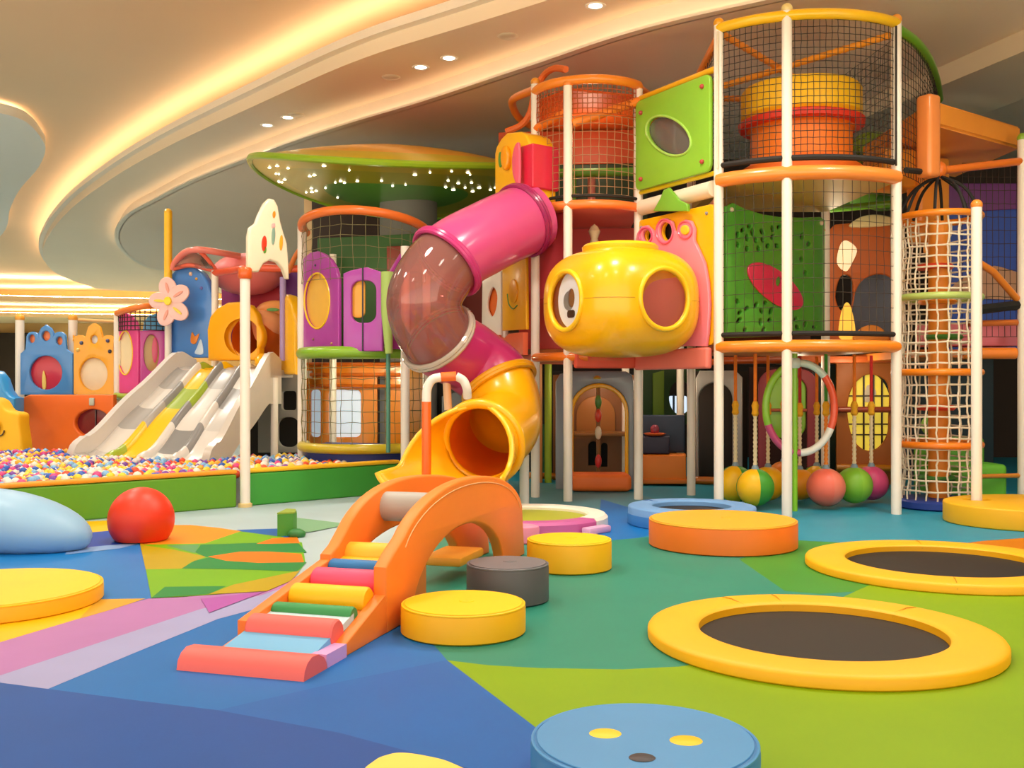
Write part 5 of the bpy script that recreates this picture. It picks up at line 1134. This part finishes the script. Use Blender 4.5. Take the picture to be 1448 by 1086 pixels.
MB().lathe([(.05, 0), (.14, .01), (.17, .04), (.15, .045)], plZ.pt(u, z, -.12), 24).obj('toy_plate', M('#F07030', 'plastic'), o); MB().sphere(plZ.pt(u, z+.09, -.12), (.07, .07, .08), 14, 10).obj('toy_fruit', M('#8A3048', 'plastic'), o)
# lit window and green boards behind it
BKW = thing('play_tower', 'dark back row of boards and lit small windows seen between the front posts', 'play tower', (1.5, 17.8, 0), 'soft play towers')
plQ = VP((-1.1, 17.6), (6.5, 17.4))
def qb(name, h, pts, holes=(), off=0, kind='vinyl', t=.05): return panel(name, M(h, kind), plQ, pxpoly(plQ, pts), holes, t, .012, BKW, off)
qb('green_board', '#2E5020', [(896, 600), (896, 520), (990, 520), (990, 600)], [pxell(plQ, 962, 562, 16, 24)])
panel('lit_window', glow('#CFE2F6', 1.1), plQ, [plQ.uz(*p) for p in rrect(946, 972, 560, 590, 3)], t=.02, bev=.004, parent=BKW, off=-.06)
for x in (953, 961): MB().tube([plQ.pt(*plQ.uz(x, 558), -.03), plQ.pt(*plQ.uz(x, 592), -.03)], .02, 6).obj('window_bar', M('#3A4A60'), BKW)
qb('lime_board', '#7A9A28', [(922, 590), (922, 528), (938, 524), (938, 590)], off=.1)
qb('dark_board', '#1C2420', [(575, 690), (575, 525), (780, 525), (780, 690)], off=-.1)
qb('green_board', '#28582C', [(752, 690), (752, 600), (788, 600), (788, 690)], off=.1)
qb('amber_board', '#A8741C', [(577, 650), (577, 515), (602, 515), (602, 650)], off=.3)
qb('brown_board', '#5A3018', [(640, 545), (640, 470), (760, 470), (760, 545)], off=.2)
qb('red_board', '#8A2A1C', [(655, 470), (655, 375), (712, 375), (712, 470)], off=.2)
qb('grey_board', '#6A7078', [(628, 645), (628, 560), (664, 550), (664, 645)], [pxell(plQ, 648, 600, 8, 20)], off=.4)
qb('orange_board', '#B85A18', [(752, 515), (752, 440), (800, 440), (800, 515)], off=.1)
for x, h in ((775, '#98B82C'), (762, '#C88850')): 
    p = at(x, 0, 15.6); MB().tube([(p.x, 15.6, 0), (p.x, 15.6, 1.85)], .055, 12).obj('pad_post', M(h, 'vinyl'), BKW)
rail(BKW, [at(740, 672, 15.8), at(806, 674, 15.8)], .05, '#C87818')
rail(BKW, [at(900, 508, 15.9), at(1010, 512, 15.9)], .05, '#C85A1C'); rail(BKW, [at(1010, 510, 15.9), at(1262, 508, 15.9)], .06, '#B8501C')
for x, Y in ((962, 15.9),):
    p = at(x, 0, Y); post(BKW, p.x, Y, 0, 3.7)
# grey tunnel doorway right of the sofa
GD = thing('playhouse', 'pale grey arched tunnel doorway in shadow left of the hanging striped balls', 'playhouse', (2.9, 15.3, 0))
plE = VP((at(984, 0, 15.4).x, 15.4), (at(1050, 0, 15.2).x, 15.2))
panel('grey_front', M('#A09C98', 'plastic'), plE, pxpoly(plE, [(984, 688), (984, 535), (990, 524), (1040, 524), (1050, 534), (1050, 688), (1036, 688)]+list(reversed(arch(988, 1036, 687.9, 541)))+[(988, 688)]), t=.10, bev=.02, parent=GD)
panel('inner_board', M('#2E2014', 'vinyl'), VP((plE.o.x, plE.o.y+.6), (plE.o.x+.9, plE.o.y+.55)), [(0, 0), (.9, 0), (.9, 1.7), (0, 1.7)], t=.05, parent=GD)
rail(GD, [plE.pt(0, .06, .05), plE.pt(plE.L, .06, .05)], .06, '#C8741C')
# green rounded door with red frame
RD = thing('playhouse', 'lime green rounded board in a dark red frame behind the climbing hoop', 'playhouse', (4.1, 14.7, 0))
plV = VP((at(1068, 0, 15.0).x, 15.0), (at(1160, 0, 14.8).x, 14.8))
panel('lime_board', M('#8AC430', 'plastic'), plV, [plV.uz(*p) for p in rrect(1086, 1140, 531, 620, 20)], t=.06, bev=.02, parent=RD, off=-.05)
fr_o = [plV.uz(*p) for p in rrect(1072, 1156, 522, 690, 24)]; fr_i = [plV.uz(*p) for p in rrect(1086, 1141, 533, 680, 20)]
panel('red_frame', M('#8E3038', 'vinyl'), plV, fr_o, [fr_i], .10, .02, RD)
rail(RD, [plV.pt(*plV.uz(1086, 580), .02), plV.pt(*plV.uz(1141, 580), .02)], .025, '#A85030')
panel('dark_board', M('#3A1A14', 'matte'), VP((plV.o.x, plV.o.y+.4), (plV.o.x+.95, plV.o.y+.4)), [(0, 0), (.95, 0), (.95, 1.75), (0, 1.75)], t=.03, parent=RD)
# amber playhouse with the round yellow window
AH = thing('playhouse', 'amber playhouse board with a round yellow barred window behind the pink and lime balls', 'playhouse', (4.9, 15.4, 0))
plI = VP((at(1182, 0, 15.5).x, 15.5), (at(1270, 0, 15.3).x, 15.3))
ai = panel('amber_front', M('#B8651C', 'vinyl'), plI, pxpoly(plI, [(1182, 690), (1182, 510), (1270, 510), (1270, 690)]), [smooth_poly(pxpoly(plI, [(1198, 580), (1205, 548), (1225, 530), (1248, 535), (1257, 552), (1256, 590), (1254, 615), (1240, 634), (1222, 636), (1205, 618)]), 4)], .08, .015, AH)
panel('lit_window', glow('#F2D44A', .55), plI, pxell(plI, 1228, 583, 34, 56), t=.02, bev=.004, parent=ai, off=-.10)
for x in (1210, 1222, 1236, 1248): MB().tube([plI.pt(*plI.uz(x, 530), -.06), plI.pt(*plI.uz(x, 636), -.06)], .016, 6).obj('window_bar', M('#3A2A18'), ai)
for y in (560, 600, 615): MB().tube([plI.pt(*plI.uz(1196, y), -.06), plI.pt(*plI.uz(1260, y), -.06)], .012, 6).obj('window_bar', M('#3A2A18'), ai)
MB().tube([plI.pt(*plI.uz(1180, 579), .1), plI.pt(*plI.uz(1266, 579), .1)], .045, 10).obj('rail', M('#A84830'), ai)
panel('picture_inlay', M('#F4E8C8', 'plastic'), plI, smooth_poly(pxpoly(plI, [(1222, 566), (1226, 546), (1234, 545), (1240, 556), (1232, 568)]), 3), t=.02, bev=.004, parent=ai, off=-.07)
rail(AH, [plI.pt(0, .25, .1), plI.pt(plI.L, .25, .1)], .05, '#D88A1C')
# amber cave on the upper level
AC = thing('play_tower', 'amber cave structure with bluish round opening behind the net, right of the green leaf panel', 'play tower', (4.9, 15.6, 1.95), 'soft play towers')
plJ = VP((at(1165, 0, 15.6).x, 15.6), (at(1275, 0, 15.4).x, 15.4))
aj = panel('amber_front', M('#BE5E1A', 'vinyl'), plJ, pxpoly(plJ, [(1168, 485), (1168, 330), (1180, 318), (1262, 310), (1275, 320), (1275, 485)]), [smooth_poly(pxpoly(plJ, [(1208, 475), (1206, 430), (1216, 400), (1240, 388), (1262, 396), (1268, 430), (1266, 475)]), 4), smooth_poly(pxpoly(plJ, [(1183, 372), (1188, 346), (1198, 340), (1212, 352), (1206, 370), (1196, 384)]), 4), smooth_poly(pxpoly(plJ, [(1181, 420), (1188, 392), (1200, 390), (1205, 402), (1204, 430), (1190, 440)]), 4)], .10, .02, AC)
panel('grey_opening', M('#6A7488', 'vinyl'), plJ, pxpoly(plJ, [(1204, 485), (1204, 380), (1272, 380), (1272, 485)]), t=.03, parent=aj, off=-.5)
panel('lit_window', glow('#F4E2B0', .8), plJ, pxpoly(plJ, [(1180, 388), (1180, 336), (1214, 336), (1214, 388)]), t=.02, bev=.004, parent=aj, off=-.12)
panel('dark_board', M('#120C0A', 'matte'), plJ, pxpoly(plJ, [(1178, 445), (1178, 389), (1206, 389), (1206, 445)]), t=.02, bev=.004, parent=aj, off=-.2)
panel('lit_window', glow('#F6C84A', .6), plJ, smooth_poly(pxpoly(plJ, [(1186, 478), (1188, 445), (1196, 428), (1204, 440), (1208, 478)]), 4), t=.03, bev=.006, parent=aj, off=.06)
panel('amber_hump', M('#D8882C', 'vinyl'), plJ, smooth_poly(pxpoly(plJ, [(1206, 482), (1214, 466), (1230, 460), (1246, 466), (1254, 482)]), 4), t=.10, bev=.02, parent=aj, off=.1)
panel('cream_cap', M('#E8D8A0', 'vinyl'), plJ, smooth_poly(pxpoly(plJ, [(1200, 322), (1212, 310), (1232, 305), (1256, 308), (1262, 318), (1235, 322)]), 4), t=.08, bev=.02, parent=aj, off=.08)
MB().box((5.0, 15.7, 1.86), (1.6, 1.4, .1), 0, .02).obj('deck', M('#B8561C', 'vinyl'), AC)
for i, (x, y, r) in enumerate(((1180, 285, .3), (1215, 280, .34), (1248, 284, .3))):
    MB().sphere(at(x, y, 15.2), (r, r*.6, r*.5), 16, 10).obj('green_bush', M(('#3E7A24', '#5A9A2C', '#2E6A22')[i], 'vinyl'), AC)
rail(AC, [at(1170, 296, 14.6), at(1262, 288, 14.6)], .05, '#5A9A28')
# leafy upper bits behind the drum
for i, (x, y, r) in enumerate(((1235, 205, .32), (1250, 225, .3), (1225, 232, .26))):
    MB().sphere(at(x, y, 14.9), (r, r*.6, r*.6), 16, 10).obj('leafy_pad', M(('#8AA82C', '#B8781C', '#6A8A28')[i], 'vinyl'), AC)
